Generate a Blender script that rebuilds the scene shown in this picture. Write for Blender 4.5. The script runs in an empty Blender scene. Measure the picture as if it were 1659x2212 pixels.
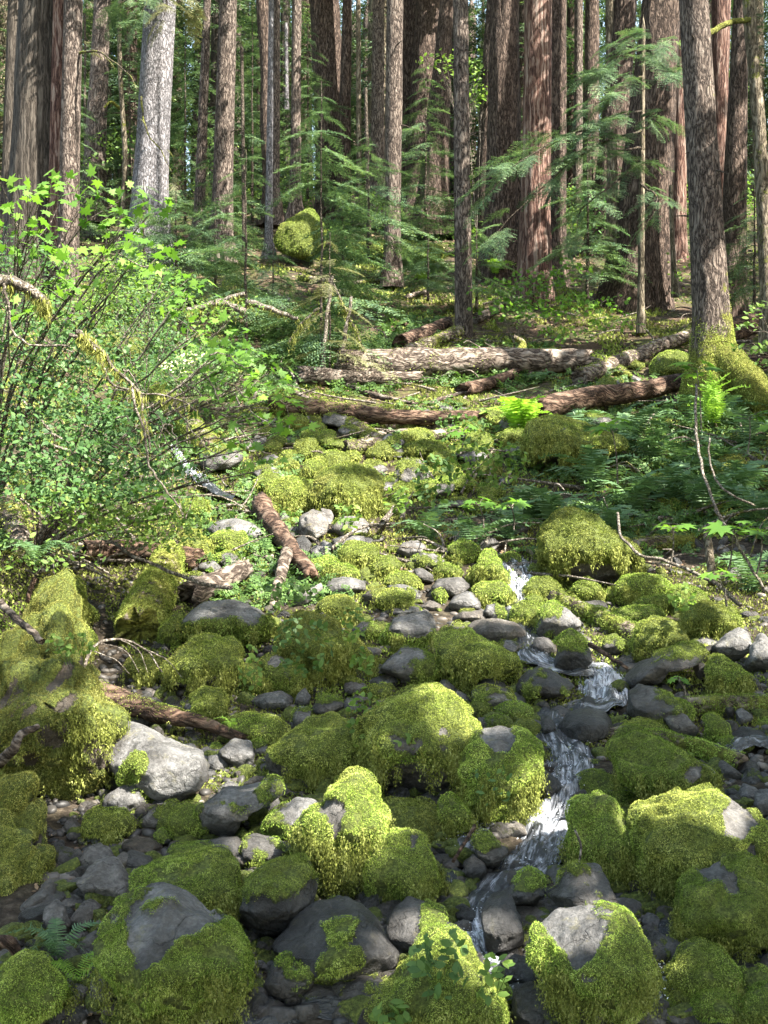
import bpy, math, random
import numpy as np
from mathutils import Vector
sc = bpy.context.scene
# ------------------------------------------------------------------ camera
cam_d = bpy.data.cameras.new("camera"); cam = bpy.data.objects.new("camera", cam_d)
sc.collection.objects.link(cam); sc.camera = cam
cam.location = (0, 0, 0); cam.rotation_euler = (math.radians(90), 0, 0)
cam_d.sensor_fit = 'VERTICAL'; cam_d.sensor_height = 36.0
FOC = 5184.0                                   # focal length in units of the 3318 x 4424 reference grid
cam_d.lens = 36.0 * FOC / 4424.0
cam_d.clip_start = 0.05; cam_d.clip_end = 2000
# ------------------------------------------------------------------ sky, sun, exposure
SUN = np.array([0.80, -0.56, 1.15]); SUN = SUN / np.linalg.norm(SUN)
sun_el = math.asin(SUN[2]); sun_az = math.atan2(SUN[0], SUN[1])
w = bpy.data.worlds.new("World"); sc.world = w; w.use_nodes = True
nt = w.node_tree; nt.nodes.clear()
sky = nt.nodes.new('ShaderNodeTexSky'); sky.sky_type = 'NISHITA'; sky.sun_disc = False
sky.sun_elevation = sun_el; sky.sun_rotation = sun_az
bg = nt.nodes.new('ShaderNodeBackground'); bg.inputs[1].default_value = 0.15
wo = nt.nodes.new('ShaderNodeOutputWorld')
hz = nt.nodes.new('ShaderNodeMix'); hz.data_type = 'RGBA'; hz.blend_type = 'MULTIPLY'; hz.inputs[0].default_value = 1.0
hz.inputs[7].default_value = (1.06, 0.92, 0.72, 1); nt.links.new(sky.outputs[0], hz.inputs[6]); nt.links.new(hz.outputs[2], bg.inputs[0]); nt.links.new(bg.outputs[0], wo.inputs[0])
sl = bpy.data.lights.new("sun", 'SUN'); sl.energy = 4.5; sl.angle = math.radians(0.5); sl.color = (1.0, 0.93, 0.82)
so = bpy.data.objects.new("sun", sl); sc.collection.objects.link(so)
so.rotation_euler = Vector(SUN).to_track_quat('Z', 'Y').to_euler()
sc.view_settings.view_transform = 'Standard'; sc.view_settings.look = 'None'
sc.view_settings.exposure = 2.92; sc.view_settings.gamma = 1.0
sc.cycles.max_bounces = 5; sc.cycles.diffuse_bounces = 3; sc.cycles.glossy_bounces = 2
sc.cycles.transmission_bounces = 3; sc.cycles.transparent_max_bounces = 4
sc.cycles.caustics_reflective = False; sc.cycles.caustics_refractive = False
sc.cycles.sample_clamp_indirect = 4

rng = np.random.default_rng(7)
random.seed(7)
# ------------------------------------------------------------------ noise
_pr = np.random.default_rng(11)
_G = _pr.normal(size=(1024, 3)); _G /= np.linalg.norm(_G, axis=1)[:, None]
def _hash(i, j, k, s):
    h = (i * 73856093) ^ (j * 19349663) ^ (k * 83492791) ^ (s * 2654435761)
    h = (h ^ (h >> 13)) * 1274126177
    return (h ^ (h >> 16)) & 1023
def pn(P, seed=0):
    P = np.asarray(P, float); I = np.floor(P).astype(np.int64); f = P - I
    u = f * f * f * (f * (f * 6 - 15) + 10)
    r = 0
    for dx in (0, 1):
        for dy in (0, 1):
            for dz in (0, 1):
                g = _G[_hash(I[:, 0] + dx, I[:, 1] + dy, I[:, 2] + dz, seed)]
                d = (g * (f - np.array([dx, dy, dz]))).sum(1)
                wx = u[:, 0] if dx else 1 - u[:, 0]
                wy = u[:, 1] if dy else 1 - u[:, 1]
                wz = u[:, 2] if dz else 1 - u[:, 2]
                r = r + d * wx * wy * wz
    return r * 1.6
def fbm(P, o=3, seed=0):
    r = 0; a = 1; t = 0; P = np.asarray(P, float)
    for k in range(o):
        r = r + a * pn(P * 2 ** k, seed + k * 17); t += a; a *= 0.5
    return r / t
def sstep(x, a=0., b=1.):
    t = np.clip((x - a) / (b - a), 0, 1); return t * t * (3 - 2 * t)
# ------------------------------------------------------------------ terrain
_py = [-60, -10, 3, 6.5, 8, 10.5, 14, 17.5, 22, 29, 37, 44, 60, 90, 150, 260]
_pz = [-4.4, -3.7, -3.15, -2.77, -2.45, -2.0, -1.05, 0.04, 1.75, 4.54, 7.79, 10.3, 15.9, 24, 36, 50]
def H(x, y):
    x = np.asarray(x, float); y = np.asarray(y, float)
    z = np.interp(y, _py, _pz)
    near = 1 - sstep(y, 20, 34)
    z = z + near * 1.1 * sstep(-x - 0.22 * y, 0.0, 2.2) * sstep(y, 9.5, 13)
    z = z + near * 0.5 * sstep(x - 0.26 * y, 0.0, 3.0)
    z = z + 0.02 * np.maximum(np.abs(x) - 10, 0) * (np.abs(x) - 10) * 0.06 * (x < 0)
    sh = x.shape; q = np.stack([x.ravel() * 0.45, y.ravel() * 0.45, 0 * x.ravel()], 1)
    a = 0.10 + 0.15 * sstep(y, 18, 40)
    return z + a * fbm(q, 3, 5).reshape(sh)
_ys = np.geomspace(3.0, 220, 1500)
def hit(U, V):
    """distance (camera y) where the view direction through grid point U,V meets the ground"""
    zz = (2212 - V) / FOC * _ys; xx = (U - 1659) / FOC * _ys
    h = H(xx, _ys); b = np.nonzero(zz <= h)[0]
    return float(_ys[b[0]]) if len(b) else 90.0
def at(U, V, d):
    return np.array([(U - 1659) / FOC * d, d, (2212 - V) / FOC * d])
TILE = dict(A=(0, 0), B=(1659, 0), C=(0, 1106), D=(1659, 1106), E=(0, 2212), F=(1659, 2212), G=(0, 3318), H=(1659, 3318))
def tl(t, x, y): o = TILE[t]; return o[0] + x, o[1] + y
# ------------------------------------------------------------------ mesh helpers
def mesh(name, Vv, Fs, mat, attrs=None, smooth=False, uv=None, ring=None):
    """Fs: list of int arrays (m,3) or (m,4)"""
    if not isinstance(Fs, list): Fs = [Fs]
    Fs = [f for f in Fs if len(f)]
    me = bpy.data.meshes.new(name); Vv = np.asarray(Vv, np.float32)
    me.vertices.add(len(Vv)); me.vertices.foreach_set('co', Vv.ravel())
    nl = sum(f.size for f in Fs); npg = sum(len(f) for f in Fs)
    me.loops.add(nl); me.polygons.add(npg)
    me.loops.foreach_set('vertex_index', np.concatenate([f.ravel() for f in Fs]).astype(np.int32))
    st = []; o = 0
    for f in Fs:
        k = f.shape[1]; st.append(o + np.arange(len(f)) * k); o += f.size
    me.polygons.foreach_set('loop_start', np.concatenate(st).astype(np.int32))
    if smooth: me.polygons.foreach_set('use_smooth', np.ones(npg, bool))
    me.update(calc_edges=True)
    for k, a in (attrs or {}).items():
        a = np.asarray(a, np.float32)
        if a.ndim == 1:
            at_ = me.attributes.new(k, 'FLOAT', 'POINT'); at_.data.foreach_set('value', a)
        else:
            at_ = me.attributes.new(k, 'FLOAT_VECTOR', 'POINT'); at_.data.foreach_set('vector', a.ravel())
    if mat is not None: me.materials.append(mat)
    return me
def obj(name, me, parent=None, loc=None):
    o = bpy.data.objects.new(name, me); sc.collection.objects.link(o)
    if loc is not None: o.location = [float(q) for q in loc]
    if parent is not None: o.parent = parent
    return o
def tag(o, label=None, cat=None, group=None, kind=None):
    if label: o['label'] = label
    if cat: o['category'] = cat
    if group: o['group'] = group
    if kind: o['kind'] = kind
    return o
class Acc:
    def __init__(s): s.V = []; s.F = {3: [], 4: []}; s.n = 0; s.A = []
    def add(s, V, F, a=None):
        V = np.asarray(V, float)
        s.V.append(V); F = np.asarray(F, np.int64); s.F[F.shape[1]].append(F + s.n); s.n += len(V)
        s.A.append(np.full(len(V), 0.0 if a is None else a) if np.ndim(a) == 0 else a)
    def mk(s, name, mat, parent=None, loc=(0, 0, 0), smooth=False, extra=None):
        if not s.V: return None
        V = np.concatenate(s.V) - np.asarray(loc)
        Fs = [np.concatenate(f) for f in s.F.values() if f]
        at_ = {'k': np.concatenate(s.A)}
        me = mesh(name, V, Fs, mat, at_, smooth)
        return obj(name, me, parent, loc if parent is None else None)
def tube(P, R, n=8, cap=True):
    P = np.asarray(P, float); R = np.broadcast_to(np.asarray(R, float), (len(P),))
    T = np.gradient(P, axis=0); T /= np.linalg.norm(T, axis=1)[:, None] + 1e-9
    up = np.array([0, 0, 1.]) if abs(T[:, 2]).mean() < 0.8 else np.array([0, 1., 0])
    A = np.cross(T, up); A /= np.linalg.norm(A, axis=1)[:, None] + 1e-9; B = np.cross(A, T)
    th = np.linspace(0, 2 * np.pi, n, endpoint=False)
    V = P[:, None] + R[:, None, None] * (np.cos(th)[None, :, None] * A[:, None] + np.sin(th)[None, :, None] * B[:, None])
    V = V.reshape(-1, 3); m = len(P)
    i = np.arange(m - 1)[:, None] * n; j = np.arange(n)[None]; j2 = (j + 1) % n
    F = np.stack([i + j, i + j2, i + n + j2, i + n + j], -1).reshape(-1, 4)
    return V, F
def curve(pts, n=24, jit=0.0, seed=0):
    """Catmull-Rom through points"""
    p = np.asarray(pts, float)
    if len(p) == 2: p = np.array([p[0], (p[0] * 2 + p[1]) / 3, (p[0] + 2 * p[1]) / 3, p[1]])
    q = np.vstack([2 * p[0] - p[1], p, 2 * p[-1] - p[-2]])
    t = np.linspace(0, len(p) - 1 - 1e-6, n); i = t.astype(int); f = (t - i)[:, None]
    a, b, c, d = q[i], q[i + 1], q[i + 2], q[i + 3]
    r = 0.5 * ((2 * b) + (-a + c) * f + (2 * a - 5 * b + 4 * c - d) * f ** 2 + (-a + 3 * b - 3 * c + d) * f ** 3)
    if jit:
        s = np.linspace(0, 7, n) + seed * 3.7
        r = r + jit * np.stack([pn(np.stack([s, s * 0 + k * 9.1, s * 0], 1), seed + k) for k in range(3)], 1)
    return r
def scatter_tmpl(TV, TF, pos, X, Y, Z, s):
    """copies of a template at pos with frame X,Y,Z and scale s"""
    n = len(pos); s = np.broadcast_to(np.asarray(s, float), (n,))
    V = pos[:, None] + s[:, None, None] * (TV[None, :, 0:1] * X[:, None] + TV[None, :, 1:2] * Y[:, None] + TV[None, :, 2:3] * Z[:, None])
    F = TF[None] + (np.arange(n) * len(TV))[:, None, None]
    return V.reshape(-1, 3), F.reshape(-1, TF.shape[1])
def frames(N, spin=None, X0=None):
    n = len(N); N = N / (np.linalg.norm(N, axis=1)[:, None] + 1e-9)
    R = rng.normal(size=(n, 3)) if X0 is None else X0
    X = R - (R * N).sum(1)[:, None] * N; X /= np.linalg.norm(X, axis=1)[:, None] + 1e-9
    return X, np.cross(N, X), N
# ------------------------------------------------------------------ material helpers
def newmat(name):
    m = bpy.data.materials.new(name); m.use_nodes = True; n = m.node_tree; n.nodes.clear()
    out = n.nodes.new('ShaderNodeOutputMaterial'); return m, n, out
def N(n, t, **kw):
    x = n.nodes.new('ShaderNode' + t)
    for k, v in kw.items():
        if k.startswith('i_'):
            x.inputs[int(k[2:]) if k[2:].isdigit() else k[2:].replace('_', ' ')].default_value = v
        else: setattr(x, k, v)
    return x
def L(n, a, b): n.links.new(a, b)
def ramp(n, fac, stops, interp='LINEAR'):
    r = n.nodes.new('ShaderNodeValToRGB'); e = r.color_ramp.elements; r.color_ramp.interpolation = interp
    while len(e) < len(stops): e.new(0.5)
    for i, (p, c) in enumerate(stops):
        e[i].position = p; e[i].color = (*c, 1) if len(c) == 3 else c
    L(n, fac, r.inputs[0]); return r.outputs[0]
def mixc(n, fac, a, b, mode='MIX'):
    m = n.nodes.new('ShaderNodeMix'); m.data_type = 'RGBA'; m.blend_type = mode
    for i, v in ((0, fac), (6, a), (7, b)):
        if hasattr(v, 'links'): L(n, v, m.inputs[i])
        else: m.inputs[i].default_value = v if i == 0 else (*v, 1)
    return m.outputs[2]
def math_(n, op, a, b=0.0, clamp=False):
    m = n.nodes.new('ShaderNodeMath'); m.operation = op; m.use_clamp = clamp
    for i, v in ((0, a), (1, b)):
        if hasattr(v, 'links'): L(n, v, m.inputs[i])
        else: m.inputs[i].default_value = v
    return m.outputs[0]
def noise(n, scale, detail=4, rough=0.55, vec=None, stretch=None, coord='Object'):
    tc = N(n, 'TexCoord'); v = tc.outputs[coord] if vec is None else vec
    if stretch:
        mp = N(n, 'Mapping'); mp.inputs['Scale'].default_value = stretch; L(n, v, mp.inputs[0]); v = mp.outputs[0]
    t = N(n, 'TexNoise'); t.inputs['Scale'].default_value = scale; t.inputs['Detail'].default_value = detail
    t.inputs['Roughness'].default_value = rough; L(n, v, t.inputs['Vector']); return t.outputs[0]
def bump(n, h, strength=0.5, dist=0.02):
    b = N(n, 'Bump'); b.inputs['Strength'].default_value = strength; b.inputs['Distance'].default_value = dist
    L(n, h, b.inputs['Height']); return b.outputs[0]
def attr(n, name):
    a = N(n, 'Attribute'); a.attribute_name = name; return a
def princ(n, out, col, rough=0.8, nor=None, spec=0.3, **kw):
    p = n.nodes.new('ShaderNodeBsdfPrincipled')
    if hasattr(col, 'links'): L(n, col, p.inputs['Base Color'])
    else: p.inputs['Base Color'].default_value = (*col, 1)
    if hasattr(rough, 'links'): L(n, rough, p.inputs['Roughness'])
    else: p.inputs['Roughness'].default_value = rough
    p.inputs['Specular IOR Level'].default_value = spec
    if nor is not None: L(n, nor, p.inputs['Normal'])
    if out is not None: L(n, p.outputs[0], out.inputs[0])
    return p
def leafmat(name, cols, trans=0.4, rough=0.55, vary=1.2, spec=0.25):
    """leaf colour differs from leaf to leaf and from bough to bough"""
    m, n, out = newmat(name)
    g = N(n, 'NewGeometry'); r = g.outputs['Random Per Island']
    nz = noise(n, vary, 2, 0.5, coord='Object')
    f = math_(n, 'ADD', math_(n, 'MULTIPLY', r, 0.6), math_(n, 'MULTIPLY', math_(n, 'SUBTRACT', nz, 0.3), 1.0), True)
    k = len(cols); c = ramp(n, f, [(i / (k - 1), cc) for i, cc in enumerate(cols)])
    p = princ(n, None, c, rough, None, spec)
    t = N(n, 'BsdfTranslucent'); tcol = mixc(n, 0.55, c, mixc(n, 1.0, c, (1.15, 1.25, 0.35), 'MULTIPLY'))
    L(n, tcol, t.inputs[0])
    mx = N(n, 'MixShader'); mx.inputs[0].default_value = trans
    L(n, p.outputs[0], mx.inputs[1]); L(n, t.outputs[0], mx.inputs[2]); L(n, mx.outputs[0], out.inputs[0])
    return m
# ------------------------------------------------------------------ materials
def make_rock():
    """moss = share of moss, tone.x wetness and painted base shade, tone.y warmth, tone.z moss hue"""
    m, n, out = newmat('river_rock_and_moss')
    tone = attr(n, 'tone'); sp = N(n, 'SeparateXYZ'); L(n, tone.outputs['Vector'], sp.inputs[0])
    wet, warm, hue = sp.outputs[0], sp.outputs[1], sp.outputs[2]
    n1 = noise(n, 3.2, 6, 0.62); n2 = noise(n, 38, 4, 0.6); n3 = noise(n, 9, 5, 0.7)
    base = ramp(n, n1, [(0.28, (0.085, 0.085, 0.086)), (0.5, (0.17, 0.169, 0.168)), (0.72, (0.30, 0.297, 0.29))])
    wrm = ramp(n, n1, [(0.28, (0.07, 0.052, 0.036)), (0.5, (0.125, 0.10, 0.075)), (0.75, (0.22, 0.195, 0.165))])
    c = mixc(n, warm, base, wrm)
    c = mixc(n, ramp(n, n2, [(0.42, (0, 0, 0)), (0.62, (1, 1, 1))]), mixc(n, 1.0, c, (0.66, 0.66, 0.66), 'MULTIPLY'), c)
    lich = ramp(n, n3, [(0.56, (0, 0, 0)), (0.68, (1, 1, 1))])
    c = mixc(n, math_(n, 'MULTIPLY', lich, 0.35), c, (0.22, 0.20, 0.075))
    vc = N(n, 'TexVoronoi', feature='DISTANCE_TO_EDGE'); vc.inputs['Scale'].default_value = 1.5
    tcc = N(n, 'TexCoord'); wv = N(n, 'TexNoise'); wv.inputs['Scale'].default_value = 3.0; wv.inputs['Detail'].default_value = 5; L(n, tcc.outputs['Object'], wv.inputs['Vector'])
    vm = N(n, 'VectorMath', operation='MULTIPLY_ADD'); L(n, wv.outputs['Color'], vm.inputs[0]); vm.inputs[1].default_value = (.9, .9, .9); L(n, tcc.outputs['Object'], vm.inputs[2]); L(n, vm.outputs[0], vc.inputs['Vector'])
    crk = ramp(n, vc.outputs['Distance'], [(0.0, (0.45, 0.45, 0.45)), (0.012, (1, 1, 1))])
    c = mixc(n, 1.0, c, crk, 'MULTIPLY')
    st = ramp(n, noise(n, 1.7, 7, 0.75), [(0.38, (0.45, 0.43, 0.40)), (0.55, (1, 1, 1)), (0.75, (1.35, 1.33, 1.28))])
    c = mixc(n, 0.85, c, mixc(n, 1.0, c, st, 'MULTIPLY'))
    wet_shade = math_(n, 'MULTIPLY', wet, 1.0, True)
    c = mixc(n, wet_shade, c, mixc(n, 1.0, c, (0.20, 0.20, 0.205), 'MULTIPLY'))
    ma = attr(n, 'moss').outputs['Fac']
    mm = math_(n, 'ADD', ma, math_(n, 'MULTIPLY', math_(n, 'SUBTRACT', noise(n, 13, 7, 0.75), 0.5), 1.9))
    mf = ramp(n, mm, [(0.42, (0, 0, 0)), (0.58, (1, 1, 1))])
    mc = ramp(n, noise(n, 45, 5, 0.7), [(0.3, (0.030, 0.038, 0.008)), (0.5, (0.085, 0.11, 0.020)), (0.7, (0.20, 0.235, 0.045))])
    c = mixc(n, mf, c, mc)
    rg = math_(n, 'ADD', math_(n, 'MULTIPLY', wet, -0.5), 0.82)
    rg = math_(n, 'MAXIMUM', rg, math_(n, 'MULTIPLY', mf, 0.95))
    h = math_(n, 'ADD', math_(n, 'ADD', math_(n, 'MULTIPLY', noise(n, 5, 9, 0.7), 2.2), math_(n, 'MULTIPLY', crk, 0.35)), math_(n, 'MULTIPLY', mf, noise(n, 60, 3, 0.7)))
    princ(n, out, c, rg, bump(n, h, 1.0, 0.05), 0.35)
    return m
def make_moss(name='moss_fronds'):
    m, n, out = newmat(name)
    g = N(n, 'NewGeometry'); r = g.outputs['Random Per Island']
    tone = attr(n, 'tone'); sp = N(n, 'SeparateXYZ'); L(n, tone.outputs['Vector'], sp.inputs[0])
    nz = noise(n, 6.0, 5, 0.7)
    f = math_(n, 'ADD', math_(n, 'MULTIPLY', r, 0.62), math_(n, 'MULTIPLY', math_(n, 'SUBTRACT', nz, 0.38), 1.6), True)
    green = ramp(n, f, [(0.0, (0.014, 0.024, 0.006)), (0.25, (0.080, 0.132, 0.020)), (0.6, (0.215, 0.30, 0.050)), (1, (0.40, 0.48, 0.14))])
    olive = ramp(n, f, [(0.0, (0.020, 0.020, 0.007)), (0.25, (0.105, 0.108, 0.024)), (0.6, (0.24, 0.25, 0.060)), (1, (0.42, 0.43, 0.16))])
    c = mixc(n, sp.outputs[2], green, olive)
    vb = N(n, 'VectorMath', operation='SCALE'); L(n, c, vb.inputs[0]); L(n, math_(n, 'ADD', math_(n, 'MULTIPLY', sp.outputs[1], .70), .76), vb.inputs['Scale']); c = vb.outputs[0]
    p = princ(n, None, c, 0.8, None, 0.12)
    t = N(n, 'BsdfTranslucent'); L(n, c, t.inputs[0])
    mx = N(n, 'MixShader'); mx.inputs[0].default_value = 0.3
    L(n, p.outputs[0], mx.inputs[1]); L(n, t.outputs[0], mx.inputs[2]); L(n, mx.outputs[0], out.inputs[0])
    return m
def make_bark(name, dark, mid, light, moss=0.0, sx=16.0, sz=4.6, strength=0.9, rough=0.9):
    m, n, out = newmat(name)
    tc = N(n, 'TexCoord')
    wob = N(n, 'TexNoise'); wob.inputs['Scale'].default_value = 2.2; L(n, tc.outputs['Object'], wob.inputs['Vector'])
    va = N(n, 'VectorMath', operation='MULTIPLY_ADD'); L(n, wob.outputs['Color'], va.inputs[0])
    va.inputs[1].default_value = (0.14, 0.14, 0.4); L(n, tc.outputs['Object'], va.inputs[2])
    mp = N(n, 'Mapping'); mp.inputs['Scale'].default_value = (sx * .55, sx * .55, sz * .42); L(n, va.outputs[0], mp.inputs[0])
    v = N(n, 'TexNoise'); L(n, mp.outputs[0], v.inputs['Vector']); v.inputs['Scale'].default_value = 1.5; v.inputs['Detail'].default_value = 2.5; v.inputs['Roughness'].default_value = 0.6
    v2 = N(n, 'TexNoise'); v2.inputs['Scale'].default_value = 4.2; v2.inputs['Detail'].default_value = 6; v2.inputs['Roughness'].default_value = 0.7
    L(n, mp.outputs[0], v2.inputs['Vector'])
    rdg = math_(n, 'ABSOLUTE', math_(n, 'SUBTRACT', v.outputs[0], 0.5)); rdg2 = math_(n, 'ABSOLUTE', math_(n, 'SUBTRACT', v2.outputs[0], 0.5))
    cr = ramp(n, math_(n, 'ADD', rdg, math_(n, 'MULTIPLY', rdg2, 0.5)), [(0.015, (0.05, 0.05, 0.05)), (0.10, (0.6, 0.6, 0.6)), (0.24, (1, 1, 1))])
    hh = math_(n, 'MULTIPLY', cr, math_(n, 'ADD', v2.outputs[0], 0.35))
    c = ramp(n, hh, [(0.08, dark), (0.45, mid), (0.95, light)])
    big = noise(n, 1.1, 3, 0.6)
    c = mixc(n, math_(n, 'MULTIPLY', ramp(n, big, [(0.4, (0, 0, 0)), (0.65, (1, 1, 1))]), 0.45), c, mixc(n, 1.0, c, (1.35, 1.3, 1.25), 'MULTIPLY'))
    k = attr(n, 'k').outputs['Fac']
    mn = noise(n, 3.0, 6, 0.75)
    mf = math_(n, 'ADD', math_(n, 'ADD', k, moss), math_(n, 'MULTIPLY', math_(n, 'SUBTRACT', mn, 0.5), 2.2))
    mf = ramp(n, mf, [(0.45, (0, 0, 0)), (0.62, (1, 1, 1))])
    mc = ramp(n, noise(n, 30, 4, 0.7), [(0.3, (0.045, 0.045, 0.012)), (0.55, (0.13, 0.14, 0.025)), (0.75, (0.25, 0.26, 0.05))])
    c = mixc(n, mf, c, mc)
    princ(n, out, c, rough, bump(n, math_(n, 'ADD', hh, math_(n, 'MULTIPLY', v2.outputs[0], 0.4)), strength, 0.05), 0.2)
    return m
M = {}
M['rock'] = make_rock(); M['moss'] = make_moss()
M['bark_red'] = make_bark('reddish_fir_bark', (0.012, 0.0078, 0.006), (0.052, 0.036, 0.028), (0.145, 0.112, 0.092))
M['bark_brown'] = make_bark('brown_hemlock_bark', (0.016, 0.012, 0.010), (0.085, 0.066, 0.055), (0.20, 0.17, 0.145), 0.0, 18, 6)
M['bark_pale'] = make_bark('pale_spruce_bark', (0.045, 0.043, 0.045), (0.15, 0.145, 0.155), (0.29, 0.285, 0.30), 0.0, 18, 8)
M['bark_grey'] = make_bark('grey_weathered_cedar', (0.011, 0.009, 0.007), (0.036, 0.030, 0.024), (0.078, 0.069, 0.058), 0.02, 14, 1.2, 0.6)  # darkened so the colour carries the big trunk's shade
M['bark_snag'] = make_bark('bare_red_snag_wood', (0.022, 0.010, 0.008), (0.10, 0.055, 0.042), (0.25, 0.20, 0.17), 0.0, 11, 1.0, 0.7)
M['bark_mossy'] = make_bark('mossy_thin_bark', (0.035, 0.03, 0.02), (0.12, 0.10, 0.07), (0.25, 0.22, 0.17), 0.22, 14, 4)
M['log'] = make_bark('old_log_bark', (0.025, 0.018, 0.014), (0.12, 0.096, 0.078), (0.27, 0.24, 0.205), 0.0, 4.0, 15.0)
M['log_rot'] = make_bark('rotten_red_log', (0.015, 0.009, 0.006), (0.075, 0.046, 0.032), (0.18, 0.135, 0.10), 0.0, 3.5, 15.0)
M['twig'] = make_bark('grey_twig_bark', (0.06, 0.05, 0.04), (0.16, 0.14, 0.115), (0.34, 0.31, 0.27), 0.0, 20, 20)
M['twig_dark'] = make_bark('dark_twig_bark', (0.02, 0.016, 0.012), (0.065, 0.052, 0.04), (0.14, 0.12, 0.095), 0.1, 20, 20)
M['hemlock'] = leafmat('hemlock_needles', [(0.022, 0.048, 0.030), (0.055, 0.105, 0.058), (0.12, 0.19, 0.092), (0.22, 0.30, 0.14)], 0.35)
M['hemlock_far'] = leafmat('far_conifer_needles', [(0.012, 0.026, 0.017), (0.028, 0.055, 0.029), (0.065, 0.105, 0.046), (0.16, 0.205, 0.09)], 0.3, 0.6, 0.5)
M['olive_needle'] = leafmat('dry_lichened_needles', [(0.06, 0.065, 0.035), (0.14, 0.145, 0.07), (0.26, 0.26, 0.14)], 0.3)
M['maple'] = leafmat('maple_leaves', [(0.05, 0.12, 0.02), (0.10, 0.21, 0.03), (0.20, 0.34, 0.05)], 0.5)
M['shrub'] = leafmat('small_shrub_leaves', [(0.028, 0.066, 0.026), (0.06, 0.13, 0.042), (0.12, 0.22, 0.065)], 0.42)
M['bright'] = leafmat('bright_understory_leaves', [(0.05, 0.10, 0.025), (0.11, 0.19, 0.04), (0.25, 0.35, 0.08)], 0.5, 0.6, 0.6)
M['fern_dark'] = leafmat('sword_fern_fronds', [(0.035, 0.075, 0.035), (0.085, 0.155, 0.065), (0.16, 0.26, 0.11)], 0.3, 0.45)
M['fern_bright'] = leafmat('young_fern_fronds', [(0.13, 0.26, 0.03), (0.22, 0.38, 0.05), (0.34, 0.5, 0.09)], 0.5)
M['cover'] = leafmat('ground_cover_leaves', [(0.03, 0.065, 0.02), (0.065, 0.125, 0.033), (0.14, 0.23, 0.06)], 0.4)
M['litter'] = leafmat('forest_litter', [(0.045, 0.028, 0.018), (0.13, 0.085, 0.05), (0.27, 0.20, 0.13)], 0.0)
# ------------------------------------------------------------------ ground
def make_ground():
    m, n, out = newmat('forest_floor')
    n1 = noise(n, 0.9, 6, 0.65); n2 = noise(n, 14, 6, 0.7); n3 = noise(n, 3.1, 5, 0.7)
    soil = ramp(n, n2, [(0.3, (0.010, 0.008, 0.006)), (0.5, (0.032, 0.025, 0.018)), (0.72, (0.09, 0.073, 0.055))])  # soil darkened so its colour adds shade between the rocks
    mos = ramp(n, n2, [(0.3, (0.018, 0.022, 0.007)), (0.5, (0.05, 0.062, 0.015)), (0.72, (0.12, 0.14, 0.03))])
    f = ramp(n, n3, [(0.46, (0, 0, 0)), (0.56, (1, 1, 1))])
    c = mixc(n, f, soil, mos)
    litter = ramp(n, n2, [(0.3, (0.022, 0.014, 0.009)), (0.55, (0.065, 0.043, 0.03)), (0.75, (0.15, 0.11, 0.08))])
    c = mixc(n, attr(n, 'k').outputs['Fac'], mixc(n, 0.93, c, soil), mixc(n, ramp(n, n1, [(0.45, (0, 0, 0)), (0.6, (1, 1, 1))]), c, litter))
    princ(n, out, c, 0.92, bump(n, n2, 0.8, 0.06), 0.15)
    return m
def build_ground():
    xs = np.concatenate([-np.geomspace(140, 9, 40), np.linspace(-8.8, 8.8, 200), np.geomspace(9, 140, 40)])
    ys = np.concatenate([np.linspace(-55, 2, 20), np.linspace(2.1, 24, 260), np.geomspace(24.2, 255, 200)])
    X, Y = np.meshgrid(xs, ys); Z = H(X, Y)
    q = np.stack([X.ravel() * 2.3, Y.ravel() * 2.3, 0 * X.ravel()], 1)
    k = sstep(Y, 17, 24).ravel()
    Z = Z.ravel() + 0.045 * fbm(q, 3, 9) * 1.5
    a, b = X.shape; i = np.arange(a - 1)[:, None] * b; j = np.arange(b - 1)[None]
    F = np.stack([i + j, i + j + 1, i + b + j + 1, i + b + j], -1).reshape(-1, 4)
    me = mesh('ground', np.stack([X.ravel(), Y.ravel(), Z], 1), F, make_ground(), {'k': k}, True)
    tag(obj('ground', me), kind='structure')
# ------------------------------------------------------------------ rocks
def cubesphere(n):
    t = np.tan(np.linspace(-1, 1, n + 1) * math.pi / 4); a, b = np.meshgrid(t, t); o = np.ones_like(a)
    Vs = []; Fs = []; base = 0
    i = np.arange(n)[:, None] * (n + 1); j = np.arange(n)[None]
    q = np.stack([i + j, i + j + 1, i + n + 2 + j, i + n + 1 + j], -1).reshape(-1, 4)
    for f in ((o, a, b), (-o, b, a), (b, o, a), (a, -o, b), (a, b, o), (b, a, -o)):
        Vs.append(np.stack(f, -1).reshape(-1, 3)); Fs.append(q + base); base += (n + 1) ** 2
    V = np.concatenate(Vs); F = np.concatenate(Fs)
    V /= np.linalg.norm(V, axis=1)[:, None]
    key = np.round(V * 1e5).astype(np.int64); _, idx, inv = np.unique(key, axis=0, return_index=True, return_inverse=True)
    return V[idx], inv.ravel()[F]
_cs = {}
TONE = dict(g=(0.12, 0.0, .08), d=(0.85, 0.0, .15), b=(0.2, 0.55, .55), p=(-0.25, 0.25, .5), o=(0.15, 0.2, .55), y=(0.1, 0.2, .25), k=(0.5, 0.2, .3), r=(0.4, 1.0, 1.0), e=(0.45, 0.9, .9))
ROCKS = []
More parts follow.
